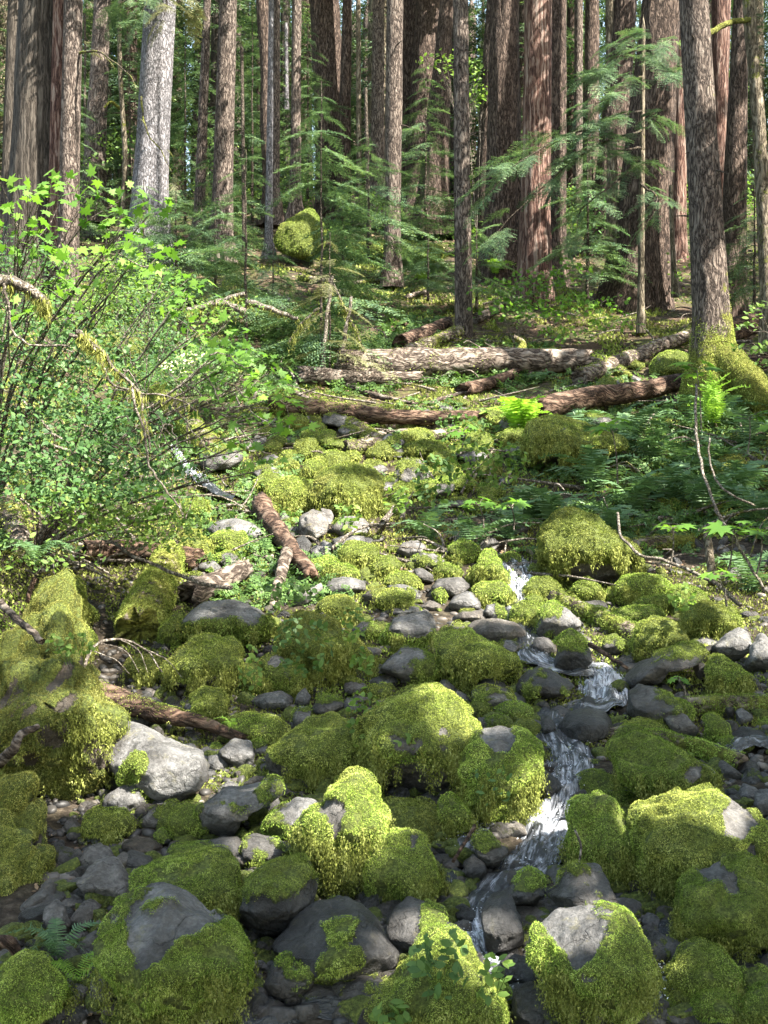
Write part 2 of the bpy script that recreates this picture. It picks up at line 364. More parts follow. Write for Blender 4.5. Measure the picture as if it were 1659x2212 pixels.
def tufts(Vw, Nw, F, mk, d, tone, dens=1.0, length=1.0, hang=0.45):
    length = length * (.8 if d < 20 else .55)
    """moss fronds: one small blade each, standing off the mossy part of a surface"""
    p = d / 1200.0
    T = np.concatenate([F[:, [0, 1, 2]], F[:, [0, 2, 3]]]) if F.shape[1] == 4 else F
    a, b, c = Vw[T[:, 0]], Vw[T[:, 1]], Vw[T[:, 2]]
    ar = 0.5 * np.linalg.norm(np.cross(b - a, c - a), axis=1)
    nf = Nw[T].mean(1); mf = mk[T].mean(1)
    cen = (a + b + c) / 3; vd = -cen / np.linalg.norm(cen, axis=1)[:, None]
    face = (nf * vd).sum(1)
    wgt = ar * sstep(mf + 0.22 * pn(cen * 16, 4), 0.22, 0.85) * np.where(face > -0.15, 1.0, 0.12)
    tot = wgt.sum(); wdt = max(0.0045, 0.85 * p)
    n = int(min(tot / (wdt * wdt) * 1.0 * dens, 110000))
    if n < 8: return None
    cs = np.cumsum(wgt); ti = np.searchsorted(cs, rng.random(n) * cs[-1]).clip(0, len(T) - 1)
    u = rng.random((n, 2)); fl = u.sum(1) > 1; u[fl] = 1 - u[fl]
    P = a[ti] + u[:, :1] * (b - a)[ti] + u[:, 1:] * (c - a)[ti]; nn = nf[ti]
    nn /= np.linalg.norm(nn, axis=1)[:, None] + 1e-9
    side = np.clip(1 - nn[:, 2], 0, 1.4)
    cl = fbm(P * 7, 3, 3)                               # cushions
    gp = cl > -.27; P, nn, ti, side, cl = P[gp], nn[gp], ti[gp], side[gp], cl[gp]; n = len(P)
    P = P + nn * (0.006 + 0.020 * np.clip(cl + 0.3, 0, 1) * min(1.0, d / 9))[:, None]
    D = nn * 0.70 + rng.normal(size=(n, 3)) * 0.50 + np.array([0, 0, -1]) * (hang * side)[:, None] * 1.5
    D /= np.linalg.norm(D, axis=1)[:, None]
    spc = sstep(fbm(P * 2.1, 2, 61), -.25, .35)
    Ln = wdt * (1.1 + (0.5 + 1.7 * spc) * rng.random(n) ** 1.5) * length * (1 + 0.9 * side * (rng.random(n) < 0.35))
    S = np.cross(D, rng.normal(size=(n, 3))); S /= np.linalg.norm(S, axis=1)[:, None] + 1e-9
    wv = wdt * (0.35 + 0.35 * rng.random(n))
    V = np.stack([P - S * wv[:, None], P + S * wv[:, None], P + D * Ln[:, None]], 1).reshape(-1, 3)
    tz = np.array(TONE[tone])[None].repeat(n, 0); tz[:, 1] = (abs(Vw[0, 0] * 7.7 + Vw[0, 1] * 3.3) % 1.0) * .8 + .1 + .35 * fbm(P * 1.1, 2, 31); tz[:, 2] = np.clip(tz[:, 2] + .9 * fbm(P * 1.7, 3, 71), 0, 1)
    return V, np.arange(3 * n).reshape(-1, 3), np.repeat(tz, 3, 0)
def vnormals(V, F):
    a, b, c, dd = V[F[:, 0]], V[F[:, 1]], V[F[:, 2]], V[F[:, 3]]
    fn = np.cross(c - a, dd - b); Nn = np.zeros_like(V)
    for k in range(4): np.add.at(Nn, F[:, k], fn)
    return Nn / (np.linalg.norm(Nn, axis=1)[:, None] + 1e-12)
def strands(Vw, Nw, mk, d, zc):
    """hanging beards of moss below the steep mossy edges"""
    vd = -Vw / np.linalg.norm(Vw, axis=1)[:, None]
    ok = np.nonzero((mk > 0.5) & (np.abs(Nw[:, 2]) < 0.55) & ((Nw * vd).sum(1) > 0) & (Vw[:, 2] < zc))[0]
    if len(ok) < 6: return None
    n = min(260, int(len(ok) * 0.5)); ii = rng.choice(ok, n)
    cl = pn(Vw[ii] * 5, 77); ii = ii[cl > 0.0]; n = len(ii)
    if n < 3: return None
    P = Vw[ii] + Nw[ii] * 0.02; p = d / 1200; m = 9
    out = Acc(); wdt = max(0.0045, .85 * p)
    for k in range(m):
        for s in range(7):
            h = 0.22 * rng.random(n) * (0.4 + 0.6 * (k / m))
            A = P + rng.normal(size=(n, 3)) * 0.02 + np.array([0, 0, -1]) * (h)[:, None] + Nw[ii] * 0.015
            D = np.array([0, 0, -1]) + rng.normal(size=(n, 3)) * 0.45
            S = rng.normal(size=(n, 3)) * wdt * 0.55; S[:, 2] *= 0.4
            V = np.stack([A - S, A + S, A + D * wdt * 2.6], 1).reshape(-1, 3)
            out.add(V, np.arange(3 * n).reshape(-1, 3))
    return np.concatenate(out.V), np.concatenate(out.F[3])
def smooth_poly(poly, N_=96):
    """centre and radius by angle of an outline"""
    p = np.asarray(poly, float)
    q = np.roll(p, -1, 0); cr = p[:, 0] * q[:, 1] - q[:, 0] * p[:, 1]; A = cr.sum() / 2
    c = np.array([((p[:, 0] + q[:, 0]) * cr).sum(), ((p[:, 1] + q[:, 1]) * cr).sum()]) / (6 * A)
    th = np.linspace(-np.pi, np.pi, N_, endpoint=False); R = np.zeros(N_)
    for i, t in enumerate(th):
        dx, dy = math.cos(t), math.sin(t); best = 0
        for a, b in zip(p, q):
            e = b - a; den = dx * e[1] - dy * e[0]
            if abs(den) < 1e-9: continue
            w_ = a - c; r = (w_[0] * e[1] - w_[1] * e[0]) / den; s = (w_[0] * dy - w_[1] * dx) / den
            if -1e-6 <= s <= 1 + 1e-6 and r > best: best = r
        R[i] = best
    k = np.array([0, 1, 2, 1, 0.]); k /= k.sum()
    Rp = np.concatenate([R[-2:], R, R[:2]]); R = np.convolve(Rp, k, 'valid')
    return c, th, R
def rock(poly, mode='S', tone='g', bare=(), nick=None, dist=None, thick=1.0, name=None, dens=1.0, shear=0.35, dd=0.0, top=False, lump=0.0):
    """poly: outline in grid units. The rock gets the ground's distance at its foot, its real size and thickness"""
    p = np.asarray(poly, float); c, th, R = smooth_poly(p)
    umin, vmin = p.min(0); umax, vmax = p.max(0)
    uc = (umin + umax) / 2
    d = (dist or hit(min(max(uc, 60), 3260), min(vmax, 4440) - 4)) + dd
    wpx, hpx = umax - umin, vmax - vmin
    W, Hh = wpx / FOC * d, hpx / FOC * d
    Dz = 0.5 * thick * (0.65 * W + 0.35 * Hh) * 0.95
    Dz = min(Dz, 0.5 * 1.25 * Hh + 0.15 * W) if not top else Dz
    dc = d + 0.05 * Dz
    mossy = mode in 'FUTSCLR'; infl = ((0.5 * min(0.035, 0.06 * Hh) + 0.008) / d * FOC + 3) * (1.0 if mossy else .15)
    R = (R - np.minimum(infl, R * .22)) * .98
    area = wpx * hpx * (0.2315 ** 2)                    # in final pixels
    n = int(np.clip(math.sqrt(area) / 3.0, 8, 40))
    if n not in _cs: _cs[n] = cubesphere(n)
    S, F = _cs[n]; seed = int(abs(c[0] * 13 + c[1] * 7)) % 9973
    ax, ay, az = S[:, 0], S[:, 1], S[:, 2]              # x right, y away, z up
    rho = np.sqrt(ax * ax + az * az); ang = np.arctan2(-az, ax)   # grid V runs down
    Ra = np.interp(ang, np.append(th, np.pi), np.append(R, R[0]))
    rp = rho ** 0.54; dep = np.sign(ay) * np.abs(ay) ** 0.62
    X = c[0] - 1659 + Ra * rp * np.cos(ang); Vv = c[1] + Ra * rp * np.sin(ang)
    b = (c[1] - Vv) / (hpx / 2)
    Q = np.stack([X / FOC * dc, dep * Dz, (2212 - Vv) / FOC * dc], 1)
    # flats chipped off the side that faces the path
    r2 = np.random.default_rng(seed); cen = Q.mean(0); sc_ = np.array([W / 2, Dz, Hh / 2])
    q = (Q - cen) / sc_
    for k in range(11):
        nv = np.array([r2.normal() * 0.62, -0.85 + 0.25 * r2.normal(), 0.2 + r2.normal() * 0.5]); nv /= np.linalg.norm(nv)
        off = 0.60 + 0.26 * r2.random(); s_ = q @ nv - off
        q = q - np.maximum(s_, 0)[:, None] * nv * 0.94
    Q = q * sc_ + cen
    zz = (Q[:, 2] - cen[2]) - 0.05 * Hh
    Q[:, 1] += np.where(zz > 0, 1.05 * shear / .35 * zz, (-0.45 if d < 15 else 0.5) * zz)
    sz = min(W, Hh)
    nrm0 = S
    Q = Q + nrm0 * (sz * 0.07 * fbm(q * 1.7 + seed, 4, seed % 50))[:, None]
    if lump: Q = Q + nrm0 * (lump * fbm(Q * 2.4, 3, 12))[:, None]
    if W > 0.25: Q = Q + nrm0 * (0.010 * fbm(Q * 14, 2, 3))[:, None]
    Q[:, 1] += dc
    Nw = vnormals(Q, F)
    if (Nw * nrm0).sum() < 0: F = F[:, ::-1]; Nw = -Nw
    ns = fbm(Q / max(sz, 0.2) * 1.6 + seed, 3, 21) * 1.6; nf = fbm(Q * 7, 2, 8)
    nz = Nw[:, 2]; a_ = (X - (uc - 1659)) / (wpx / 2)
    m = dict(F=1.1 + 0.55 * ns, C=(b - 0.2) * 2.6 + ns * 0.6, S=0.35 + 1.1 * ns + 0.35 * nz, P=0.05 + 1.5 * ns,
             N=-0.45 + 1.0 * ns, T=-(b - 0.42) * 2.6 + ns * 0.7, Z=-1 + 0 * ns, L=0.35 - 1.3 * a_ + ns * .7, R=0.35 + 1.3 * a_ + ns * .7,
             U=(b + 0.55) * 2.6 + ns * 0.7)[mode]
    if mode in 'FTU': m = m - 1.5 * sstep(-b + .12 * ns, 0.70, 0.95)  # moss stops low down so the darkened base shows
    m = m + nf * 0.35
    for (bx, by, rx, ry) in bare:
        e = np.sqrt(((X + 1659 - bx) / abs(rx)) ** 2 + ((Vv - by) / abs(ry)) ** 2) + ns * 0.45 + nf * .5
        if rx > 0: m = m - (1.5 - .9 * nf) * sstep(1.3 - e, 0, 0.6)
        else: m = m + 2.2 * sstep(1.25 - e, 0, 0.5)
    mk = np.clip(m, 0, 1)
    thk = min(0.035, 0.06 * sz)
    cu = 1 - np.abs(fbm(Q * 4.5, 2, 5)) * 2.6
    Q = Q + Nw * (sstep(mk, .3, .7) * thk * (0.2 + 1.1 * cu))[:, None]
    base = np.array([(uc - 1659) / FOC * d, d, Q[:, 2].min()])
    tn = np.tile(np.array(TONE[tone]), (len(Q), 1)); tn[:, 0] += 0.75 * sstep(-b + .1 * ns, 0.45, 0.9) * (tone not in 'p')  # each rock's base is darkened: gap shade painted through tone
    me = mesh('rock', Q - base, F, M['rock'], {'moss': mk, 'tone': tn}, True)
    cov = float(mk[(Nw[:, 1] < 0)].mean())
    nm = name or ('mossy_boulder' if cov > 0.35 else 'river_boulder') if W > 0.3 else ('mossy_rock' if cov > 0.35 else 'river_rock')
    o = obj(nm, me, None, base)
    t = tufts(Q, Nw, F, mk, d, tone, dens)
    if t is not None:
        Vt, Ft, tz = t
        st = strands(Q, Nw, mk, d, cen[2] + 0.1 * Hh) if (mode in 'FTSUC' and wpx > 130 and cov > 0.4 and d < 24) else None
        if st is not None: Ft = np.concatenate([Ft, st[1] + len(Vt)]); Vt = np.concatenate([Vt, st[0]]); tz = np.concatenate([tz, np.tile((0, .15, .7), (len(st[0]), 1))])
        obj('moss', mesh('moss', Vt - base, Ft, M['moss'], {'tone': tz}), o)
    ROCKS.append(dict(o=o, c=c, box=(umin, vmin, umax, vmax), W=W, H=Hh, cov=cov, mode=mode, tone=tone, nick=nick, poly=p, d=d))
    return o
def parse(t, s): return [tl(t, *map(float, q.split(','))) for q in s.split()]
def inside_any(U, V, grow=0.0):
    for r in ROCKS:
        a, b, c, d_ = r['box']
        if a <= U <= c and b <= V <= d_:
            e = ((U - (a + c) / 2) / ((c - a) / 2)) ** 2 + ((V - (b + d_) / 2) / ((d_ - b) / 2)) ** 2
            if e < (1 + grow) ** 2 * 1.1: return True
    return False
# tile | moss mode, tone | outline | bare (+) or mossy (-) ellipses | short name
RD = '''
G|F g|380,640 450,600 570,575 680,590 800,630 900,680 1000,750 1060,810 1080,880 1060,980 1010,1060 960,1106 830,1115 700,1050 560,1010 470,960 430,850 390,740|700,650,250,85|broad grey-topped boulder
G|F y|560,480 640,455 800,420 880,400 960,405 1020,450 1040,530 1010,640 980,700 900,670 780,620 650,590 560,575||plump green boulder
G|C d|1040,520 1110,470 1200,440 1330,450 1395,500 1395,560 1360,640 1250,720 1150,800 1080,800 1060,760 1000,700 1020,600||black moss-capped boulder
G|Z d|1140,900 1170,780 1270,690 1370,650 1500,625 1600,670 1680,760 1740,860 1710,930 1600,940 1480,920 1370,910 1220,930|1440,760,-125,-115 1590,790,-50,-40 1345,870,-50,-30|dark round moss-patched boulder
G|P k|1130,950 1160,870 1220,850 1290,815 1330,850 1360,920 1340,960 1280,1000 1200,1030 1130,1010||
G|P k|1270,970 1330,950 1440,960 1470,1000 1440,1030 1320,1030 1275,1010||
G|N g|1370,930 1420,908 1500,930 1520,955 1450,965 1380,955||
G|P k|1440,990 1480,960 1560,935 1640,940 1690,980 1660,1030 1560,1050 1470,1040||
G|Z p|315,510 360,450 400,425 470,410 530,460 570,510 560,560 500,590 430,585 340,550||grey blocky boulder
G|N p|325,400 370,350 410,340 470,365 500,400 480,440 400,450 340,430||
G|N k|510,400 545,370 600,375 660,400 670,430 600,445 520,435||
G|Z r|510,335 570,310 650,320 710,350 700,370 600,388 530,370||reddish-brown mat rock
G|C g|680,390 730,350 850,335 930,350 965,390 950,410 870,415 720,440 680,430||
G|Z k|860,330 950,315 1020,315 1045,350 1045,415 1000,420 950,390||
G|P k|1050,320 1080,305 1180,320 1260,350 1280,385 1240,410 1180,415 1150,430 1070,435 1045,390||
G|F g|1260,350 1330,320 1400,350 1415,430 1405,490 1350,460 1270,430||
G|F y -.1|1230,300 1330,210 1450,120 1530,55 1590,80 1640,150 1680,220 1640,290 1590,370 1560,420 1480,510 1430,430 1390,340 1300,335|1440,215,55,75|tilted pale-green boulder
G|L g|1120,310 1140,230 1200,180 1290,135 1370,150 1390,180 1320,230 1240,300 1190,335||
G|Z k|1105,180 1150,130 1200,130 1215,160 1170,210 1115,225||
G|S g|840,170 950,100 1070,90 1200,75 1235,110 1220,150 1110,170 1100,210 1040,230 1045,260 1000,315 880,325 870,230|1060,110,100,22|
G|N g|930,95 980,60 1030,70 1040,100||
G|N g|480,-176 560,-160 680,-105 800,-70 880,-50 905,20 880,80 790,150 700,140 640,100 600,60 520,50 440,10 450,-100|560,-30,-90,-70|big sloping grey slab
G|P g|440,190 445,130 500,90 560,70 600,100 635,160 600,195 520,215||
G|F o|740,170 800,160 860,190 875,250 870,315 820,325 770,290 730,230||
G|F o|690,165 740,150 780,200 820,260 810,310 760,300 720,260 690,230||
G|P p|590,235 640,190 680,180 720,210 740,265 700,270 620,265||
G|F o|350,220 400,190 520,195 580,240 575,290 480,310 400,320 340,285||
G|S g|660,285 700,262 750,310 740,345 690,330||
G|N g|650,150 700,135 750,150 740,190 680,195||
G|Z p|170,620 220,590 270,620 300,690 290,760 230,710||
G|Z b|300,650 320,620 390,615 400,680 340,725 310,715||
G|Z p|185,560 300,560 350,585 330,615 220,610||
G|Z p|340,590 380,575 440,600 380,655 340,630||
G|P p|380,930 430,870 480,880 500,930 490,1000 430,1060 390,1010||
G|U y|0,880 60,850 150,870 230,920 270,980 290,1060 280,1130 0,1130 -60,1000||yellow corner boulder
G|Z p|230,770 300,790 360,830 340,875 280,860 220,825||
G|Z b|340,855 400,830 430,850 400,895 350,890||
G|F g|1440,50 1500,30 1600,60 1659,100 1650,160 1560,80 1460,110||
G|F o|480,1106 500,1040 600,990 700,1030 760,1080 800,1140 600,1160 480,1150||
G|Z p|1090,448 1120,435 1150,455 1110,470||
G|Z p|980,410 1030,415 1025,438 985,435||
G|Z p|740,325 770,322 782,342 745,342||
G|Z p|520,450 600,440 700,440 720,462 600,485||
G|F k|1130,430 1180,400 1240,410 1260,445 1180,450||
H|F y|0,325 120,315 180,340 215,420 250,520 260,590 190,610 60,605 0,590 -70,580 -85,470 -60,380 -30,335|150,330,40,15|squarish mossy block
H|F g +.45|805,260 830,190 880,155 970,145 1050,200 1090,290 1080,400 1090,560 1060,660 1000,600 960,470 900,450 820,410 805,330||tall mossy hump by the cascade
H|F g +.6|830,150 850,60 920,40 1000,60 1100,120 1190,190 1150,240 1090,280 1050,220 970,190 860,190||
H|F o +.15|1110,230 1200,195 1300,165 1400,150 1520,135 1580,160 1659,250 1720,300 1720,440 1600,450 1450,480 1350,540 1290,630 1200,600 1130,530 1100,400|1560,190,75,55 1590,340,50,70|huge shaggy right-hand boulder
H|F y|1285,620 1300,540 1400,490 1500,450 1659,445 1740,500 1740,760 1600,825 1480,790 1360,740 1290,690|1475,492,80,18|round mossy boulder at right edge
H|S g -.1|600,770 690,710 780,670 900,655 1040,665 1110,700 1160,800 1175,900 1140,1000 1080,1080 1000,1085 900,1040 800,960 700,900 620,840|850,715,160,62 860,840,50,22 1000,880,-150,-180 700,860,-60,-60|cracked grey-crowned boulder
H|T b +.15|550,600 640,600 800,610 950,640 1010,660 900,670 760,690 690,720 640,760 600,745 570,670||
H|P k -.25|700,570 760,540 800,470 870,450 960,455 990,520 1025,620 1010,665 900,640 750,620||grey trapezoid rock
H|C k -.15|480,570 560,500 650,455 700,480 705,560 660,610 560,610||
H|C k|380,370 390,310 440,295 510,340 560,350 520,410 510,460 460,470 400,415||
H|Z b|245,450 260,400 320,395 330,420 300,455||
H|N k|240,475 310,435 360,460 340,485 260,485||
H|Z b|250,490 340,480 395,490 390,525 300,535 250,520||
H|Z d|340,420 390,385 440,420 460,480 400,505 350,465||
H|N k|0,690 50,640 100,610 180,630 250,660 290,700 370,720 390,800 300,820 180,840 100,840 60,770 10,745|200,690,-70,-55|
H|Z d|420,640 480,580 560,575 590,650 620,740 610,800 520,840 440,800 430,700||wet black chute rock
H|Z d|370,820 420,810 450,850 440,895 380,870||
H|Z d|500,860 560,830 650,850 700,950 640,970 560,960 520,910||
H|F y|0,1000 100,900 160,830 220,790 330,780 400,850 450,930 520,1030 560,1150 0,1150 -120,1125 -110,1060||front mossy triangle boulder
H|R d|530,1106 560,980 650,960 760,1000 830,1050 880,1130 700,1150 540,1150||
H|F g|470,900 530,950 560,1000 530,1040 480,990||
H|P k|1150,750 1190,735 1260,755 1360,770 1340,840 1220,840 1210,890 1160,840||
H|F y|1230,880 1270,830 1330,790 1400,780 1480,810 1540,880 1530,960 1440,1000 1350,1005 1310,950 1240,940||
H|Z k|1490,810 1560,840 1659,840 1720,870 1659,885 1540,880||
H|F y|1540,885 1659,872 1700,900 1700,990 1560,985||
H|F g|1330,1040 1380,990 1480,970 1550,1000 1560,1050 1480,1106 1350,1095||
H|F y|1540,1110 1580,1020 1640,970 1720,960 1720,1140||
H|S b|1235,1000 1250,945 1300,950 1340,1000 1300,1045 1240,1035||
H|F o +.4|0,170 60,165 180,175 250,210 300,280 300,400 250,410 180,340 60,325 -20,335 -80,280 -60,190||
H|F g|220,160 280,120 340,160 380,230 360,310 300,270||
H|Z g|100,155 150,135 210,160 200,190 120,190||
H|Z g|150,125 190,110 230,125 200,155||
H|Z d|1480,95 1530,90 1535,135 1490,125||
H|Z g|1530,115 1570,75 1620,90 1640,130 1600,165 1550,145||
H|N g|1600,165 1620,110 1690,100 1690,240 1630,205||
H|Z d|20,895 60,880 120,900 100,970 30,950||
H|Z d|670,160 660,60 700,20 770,60 775,110 740,160||
H|Z d|300,615 340,600 430,640 400,680 320,660||
H|P d|0,605 60,600 110,620 60,650 10,655||
E|T g|760,470 800,420 860,385 980,370 1060,390 1130,430 1195,500 1200,560 1180,600 1100,600 1000,570 930,560 850,560 790,600 770,540|1010,392,160,30|wide humped boulder
E|U o|640,700 700,660 760,610 800,570 880,540 950,560 1000,555 1040,600 1040,680 1000,785 880,780 760,750 660,745|880,570,80,35|grey-peaked mossy boulder
E|F o|520,640 600,625 700,640 680,700 640,745 560,710||
E|F o|1040,660 1090,650 1140,690 1140,785 1080,800 1040,780||
E|F y|1120,640 1170,610 1250,650 1330,690 1335,745 1250,785 1170,790 1140,710|1200,635,60,18|
E|F y|800,800 860,770 940,775 985,820 970,870 980,930 900,910 830,860||
E|N g|1060,815 1130,790 1210,780 1270,805 1260,850 1180,860 1080,840||
E|Z g|1265,845 1280,790 1315,763 1345,800 1330,858||little grey tooth stone
E|C k|1335,850 1370,800 1420,790 1500,825 1480,875 1420,890 1350,870||
E|P g|1260,890 1290,845 1340,850 1340,890 1370,915 1300,970 1260,940||
E|F o|1100,1090 1200,1010 1260,960 1330,915 1430,900 1530,940 1560,1000 1550,1080 1530,1130 1430,1170 1330,1160 1200,1150 1120,1150|1140,1110,80,45|arched mossy boulder
E|F o|960,905 1080,880 1200,900 1260,940 1220,1000 1100,1010 1000,1000 970,960||
E|N g|930,1040 1000,990 1080,1000 1100,1050 1090,1110 1000,1120||
E|C g|1050,1010 1130,985 1165,1010 1160,1060 1090,1060||
E|N g|1040,1070 1070,1030 1100,1060 1095,1115 1045,1115||
E|Z g|890,1060 960,1050 1000,1115 900,1130||
E|F o|180,540 230,480 310,470 370,510 420,560 400,610 320,620 230,600||
E|F o|130,390 170,310 250,280 330,300 350,400 400,440 420,500 300,490 200,480 150,440||
E|F y|700,480 770,430 790,440 760,520 770,580 700,600 680,560||
E|F o|1210,490 1300,440 1440,470 1500,580 1530,690 1500,710 1370,730 1330,690 1250,650 1200,610||
E|N p|1250,410 1300,350 1390,305 1400,330 1350,380 1300,415||
E|N g|1400,305 1430,280 1510,283 1585,300 1585,345 1500,365 1420,350||
E|F o|1360,410 1400,370 1490,360 1550,410 1550,460 1500,480 1420,450||
E|S b|1550,370 1600,325 1659,320 1700,340 1720,390 1650,410 1570,405||
E|R k|1500,510 1560,470 1620,475 1659,520 1650,560 1580,560 1530,540||
E|F o|1420,520 1500,520 1570,590 1620,640 1600,710 1540,700 1500,610||
E|N g|1330,450 1400,430 1470,460 1430,500 1340,480||
E|N g|880,85 930,35 1010,25 1100,50 1140,80 1130,120 1060,110 1000,90 900,95||
E|F g|890,120 930,85 1050,80 1070,120 1060,185 1040,195 1000,160 930,160||
E|F o|770,80 850,80 900,130 920,180 890,215 820,200 780,145||
E|S k|920,190 970,165 1030,180 1050,220 1000,245 940,235||
E|F g|920,160 980,135 1020,165 1000,185||
E|P g|850,225 920,210 960,240 920,275 860,260||
E|Z g|965,240 985,222 1010,235 1000,255||
E|N p|1280,60 1295,10 1350,-15 1400,0 1420,40 1418,90 1360,125 1290,105||whitish sunlit boulder
E|Z p|1380,-20 1430,-10 1445,20 1430,65 1400,25||
E|P p|1190,25 1220,0 1270,40 1275,90 1230,90||
E|P p|1425,75 1450,20 1520,15 1590,35 1600,80 1570,115 1480,115||
E|N g|1430,115 1500,100 1580,105 1580,160 1440,160||
E|Z d|1270,115 1310,95 1350,140 1330,195 1280,155||
E|N g|1330,160 1400,120 1440,140 1420,190 1350,200||
E|F y|1460,160 1500,130 1570,125 1640,160 1620,220 1600,265 1520,245 1470,205||sunlit yellow moss boulder
E|F y|1590,235 1640,190 1700,190 1740,230 1700,275 1620,285||
E|F g|1330,215 1420,190 1480,220 1560,260 1520,300 1400,290 1340,260||
E|P p|1480,745 1540,730 1590,750 1580,790 1490,790||
E|F o|1590,755 1659,740 1700,760 1690,810 1600,810||
E|Z b|1520,800 1570,790 1590,815 1540,835||
E|N g|1590,725 1659,712 1740,725 1700,745 1600,750||
E|Z p|170,745 210,740 220,765 190,780||
E|Z g|270,795 300,800 295,838 272,830||
F|U o|680,90 720,40 760,0 840,-10 930,20 1000,80 1080,140 1110,190 1155,250 1120,310 1000,330 900,320 800,310 740,270 700,200|975,125,30,14|great mossy boulder
F|U y|370,275 400,230 440,175 480,165 500,220 530,270 565,340 500,310 420,310||dark peaked boulder
F|Z k|200,325 240,290 340,280 380,320 330,360 260,375 210,355||
F|N g|270,405 300,370 370,340 410,370 430,410 370,435 300,435||
F|F g|380,335 430,305 510,300 550,340 575,390 530,405 450,405 400,375||
F|R g|420,435 440,400 490,385 520,420 530,470 480,480 440,455||
F|P b|290,455 340,430 430,425 450,460 400,480 310,475||
F|N b|340,500 400,470 480,465 580,480 620,520 610,560 540,565 440,555 380,535||long brown loaf rock
F|T g|-20,560 0,520 30,460 100,440 200,420 240,460 240,510 180,570 100,590 20,600|130,480,120,60|pale grey wedge boulder
F|F o|220,550 250,520 340,510 420,550 500,590 590,640 600,700 540,760 430,740 300,700 240,630||long shaggy boulder
F|R g|-40,690 0,640 80,587 160,587 230,640 265,740 150,750 30,720||
F|Z p|65,705 110,688 150,725 120,748 70,742||
F|F k|260,740 310,715 360,735 350,765 280,765||
F|N d|390,755 440,722 520,740 560,780 500,800 420,780||
F|P d|570,765 590,720 680,675 770,710 825,740 790,790 700,810 620,830 575,810||dark triangular rock
F|C d|720,690 740,600 760,550 820,515 870,540 910,600 910,650 860,705 800,720 740,710||moss-capped dark knob
F|N k|635,585 660,545 720,545 750,575 740,615 680,630 640,615||
F|F y|540,460 560,410 600,385 660,400 680,430 640,475 590,500||
F|S g|650,520 670,450 700,400 750,380 820,420 860,470 860,520 800,560 720,565 670,555|800,440,40,50|
F|F g|600,325 640,290 720,280 760,310 770,345 720,380 650,380 600,360||
F|F g|600,375 650,355 690,370 695,415 650,410||
F|F y|780,370 830,310 890,280 940,310 960,360 920,385 830,390||small sunlit cone rock
F|Z k|850,390 960,380 970,430 900,430||
F|F y|1000,405 1000,320 1040,285 1130,270 1220,290 1270,330 1200,370 1100,380 1040,410||flat-topped mossy block
F|F g|955,345 1000,320 1000,405 960,400||
F|F y|1050,385 1200,360 1300,320 1400,340 1420,380 1300,430 1200,435 1060,430||
F|F g|980,435 1090,410 1200,410 1220,440 1180,490 1100,500 1000,470||
F|F o|1290,450 1330,400 1420,390 1530,410 1555,450 1520,515 1400,550 1300,520||
F|F g|1300,535 1350,500 1400,520 1380,555 1310,555||
F|U o|1060,610 1080,560 1120,490 1200,460 1270,480 1300,540 1310,590 1220,610 1130,640 1080,670 1040,665||
F|S k|930,585 960,540 1000,530 1045,560 1050,610 1000,630 950,610||
F|C k|1040,725 1100,660 1180,620 1300,590 1420,575 1420,625 1330,660 1200,690 1180,750 1100,790 1050,780||
F|Z g|1310,565 1400,540 1460,560 1440,590 1320,585||
F|N g|1420,585 1500,530 1570,500 1600,520 1600,570 1560,630 1500,660 1450,650||
F|N g|1570,665 1590,600 1659,530 1710,540 1710,700 1620,720 1580,700||
F|F g|1405,685 1440,630 1480,615 1520,650 1560,700 1600,720 1580,790 1500,805 1430,770||
F|Z k|1560,710 1620,720 1640,775 1600,800||
F|Z k|1335,675 1370,640 1410,670 1410,750 1370,750||
F|R k|1040,875 1060,790 1120,750 1200,760 1250,800 1330,840 1375,880 1370,930 1280,940 1180,920 1080,910||big dark smooth boulder
F|N k|1170,755 1220,740 1265,785 1200,790||
F|N p|1205,880 1250,850 1310,880 1360,940 1340,990 1280,980 1230,930||
F|Z d|750,925 800,880 880,860 960,870 1010,900 1000,955 900,1000 800,990 750,970||smooth wet black rock
F|Z d|830,865 860,810 900,798 925,830 930,870||
F|N k|690,870 760,840 820,860 800,900 720,895||
F|Z d|680,905 720,885 745,920 740,990 680,990||
F|F o|540,940 580,895 640,895 680,930 670,980 600,975||
F|Z g|280,805 320,775 360,790 350,830 300,835||
F|F o|350,855 400,805 460,830 470,880 400,885||
F|F y|430,905 490,880 540,900 530,940 460,950||
F|F g|470,855 550,825 640,840 650,890 560,905 500,890||
F|S p|360,785 450,755 560,770 580,840 480,860 380,820||
F|U o|-150,1050 -120,930 -20,860 100,800 220,785 310,815 380,880 425,950 425,1030 370,1106 340,1195 250,1235 60,1225 -60,1190|240,890,95,80 90,940,60,50 330,960,40,60|large rounded mossy boulder
F|F g|430,960 500,935 600,960 650,985 690,1020 680,1106 670,1200 640,1295 560,1345 430,1340 350,1240 340,1100 380,1030|520,975,90,30|boxy mossy boulder beside the falls
F|F g|985,1020 1040,980 1100,965 1180,1000 1280,1040 1350,1080 1440,1106 1475,1210 1430,1285 1300,1275 1180,1245 1080,1180 1010,1130|1350,1100,90,45|long-backed mossy boulder
F|F o|1010,925 1100,900 1200,890 1230,940 1150,970 1040,950||
F|F y|1395,970 1400,880 1440,872 1500,920 1505,990 1450,1015 1400,1005||little mossy cube rock
F|Z g|1525,865 1560,850 1600,880 1590,925 1530,925||
F|Z d|1500,965 1560,935 1640,950 1690,990 1520,1000||
F|F g|1600,920 1659,890 1720,900 1720,940 1620,945||
F|N p|50,175 80,130 150,120 190,150 160,190 100,200||
F|S y|110,205 160,170 230,175 275,215 240,250 150,240||
F|F y|210,255 240,215 290,225 330,250 350,280 260,290||
F|F g|190,145 220,130 260,150 260,185 200,180||
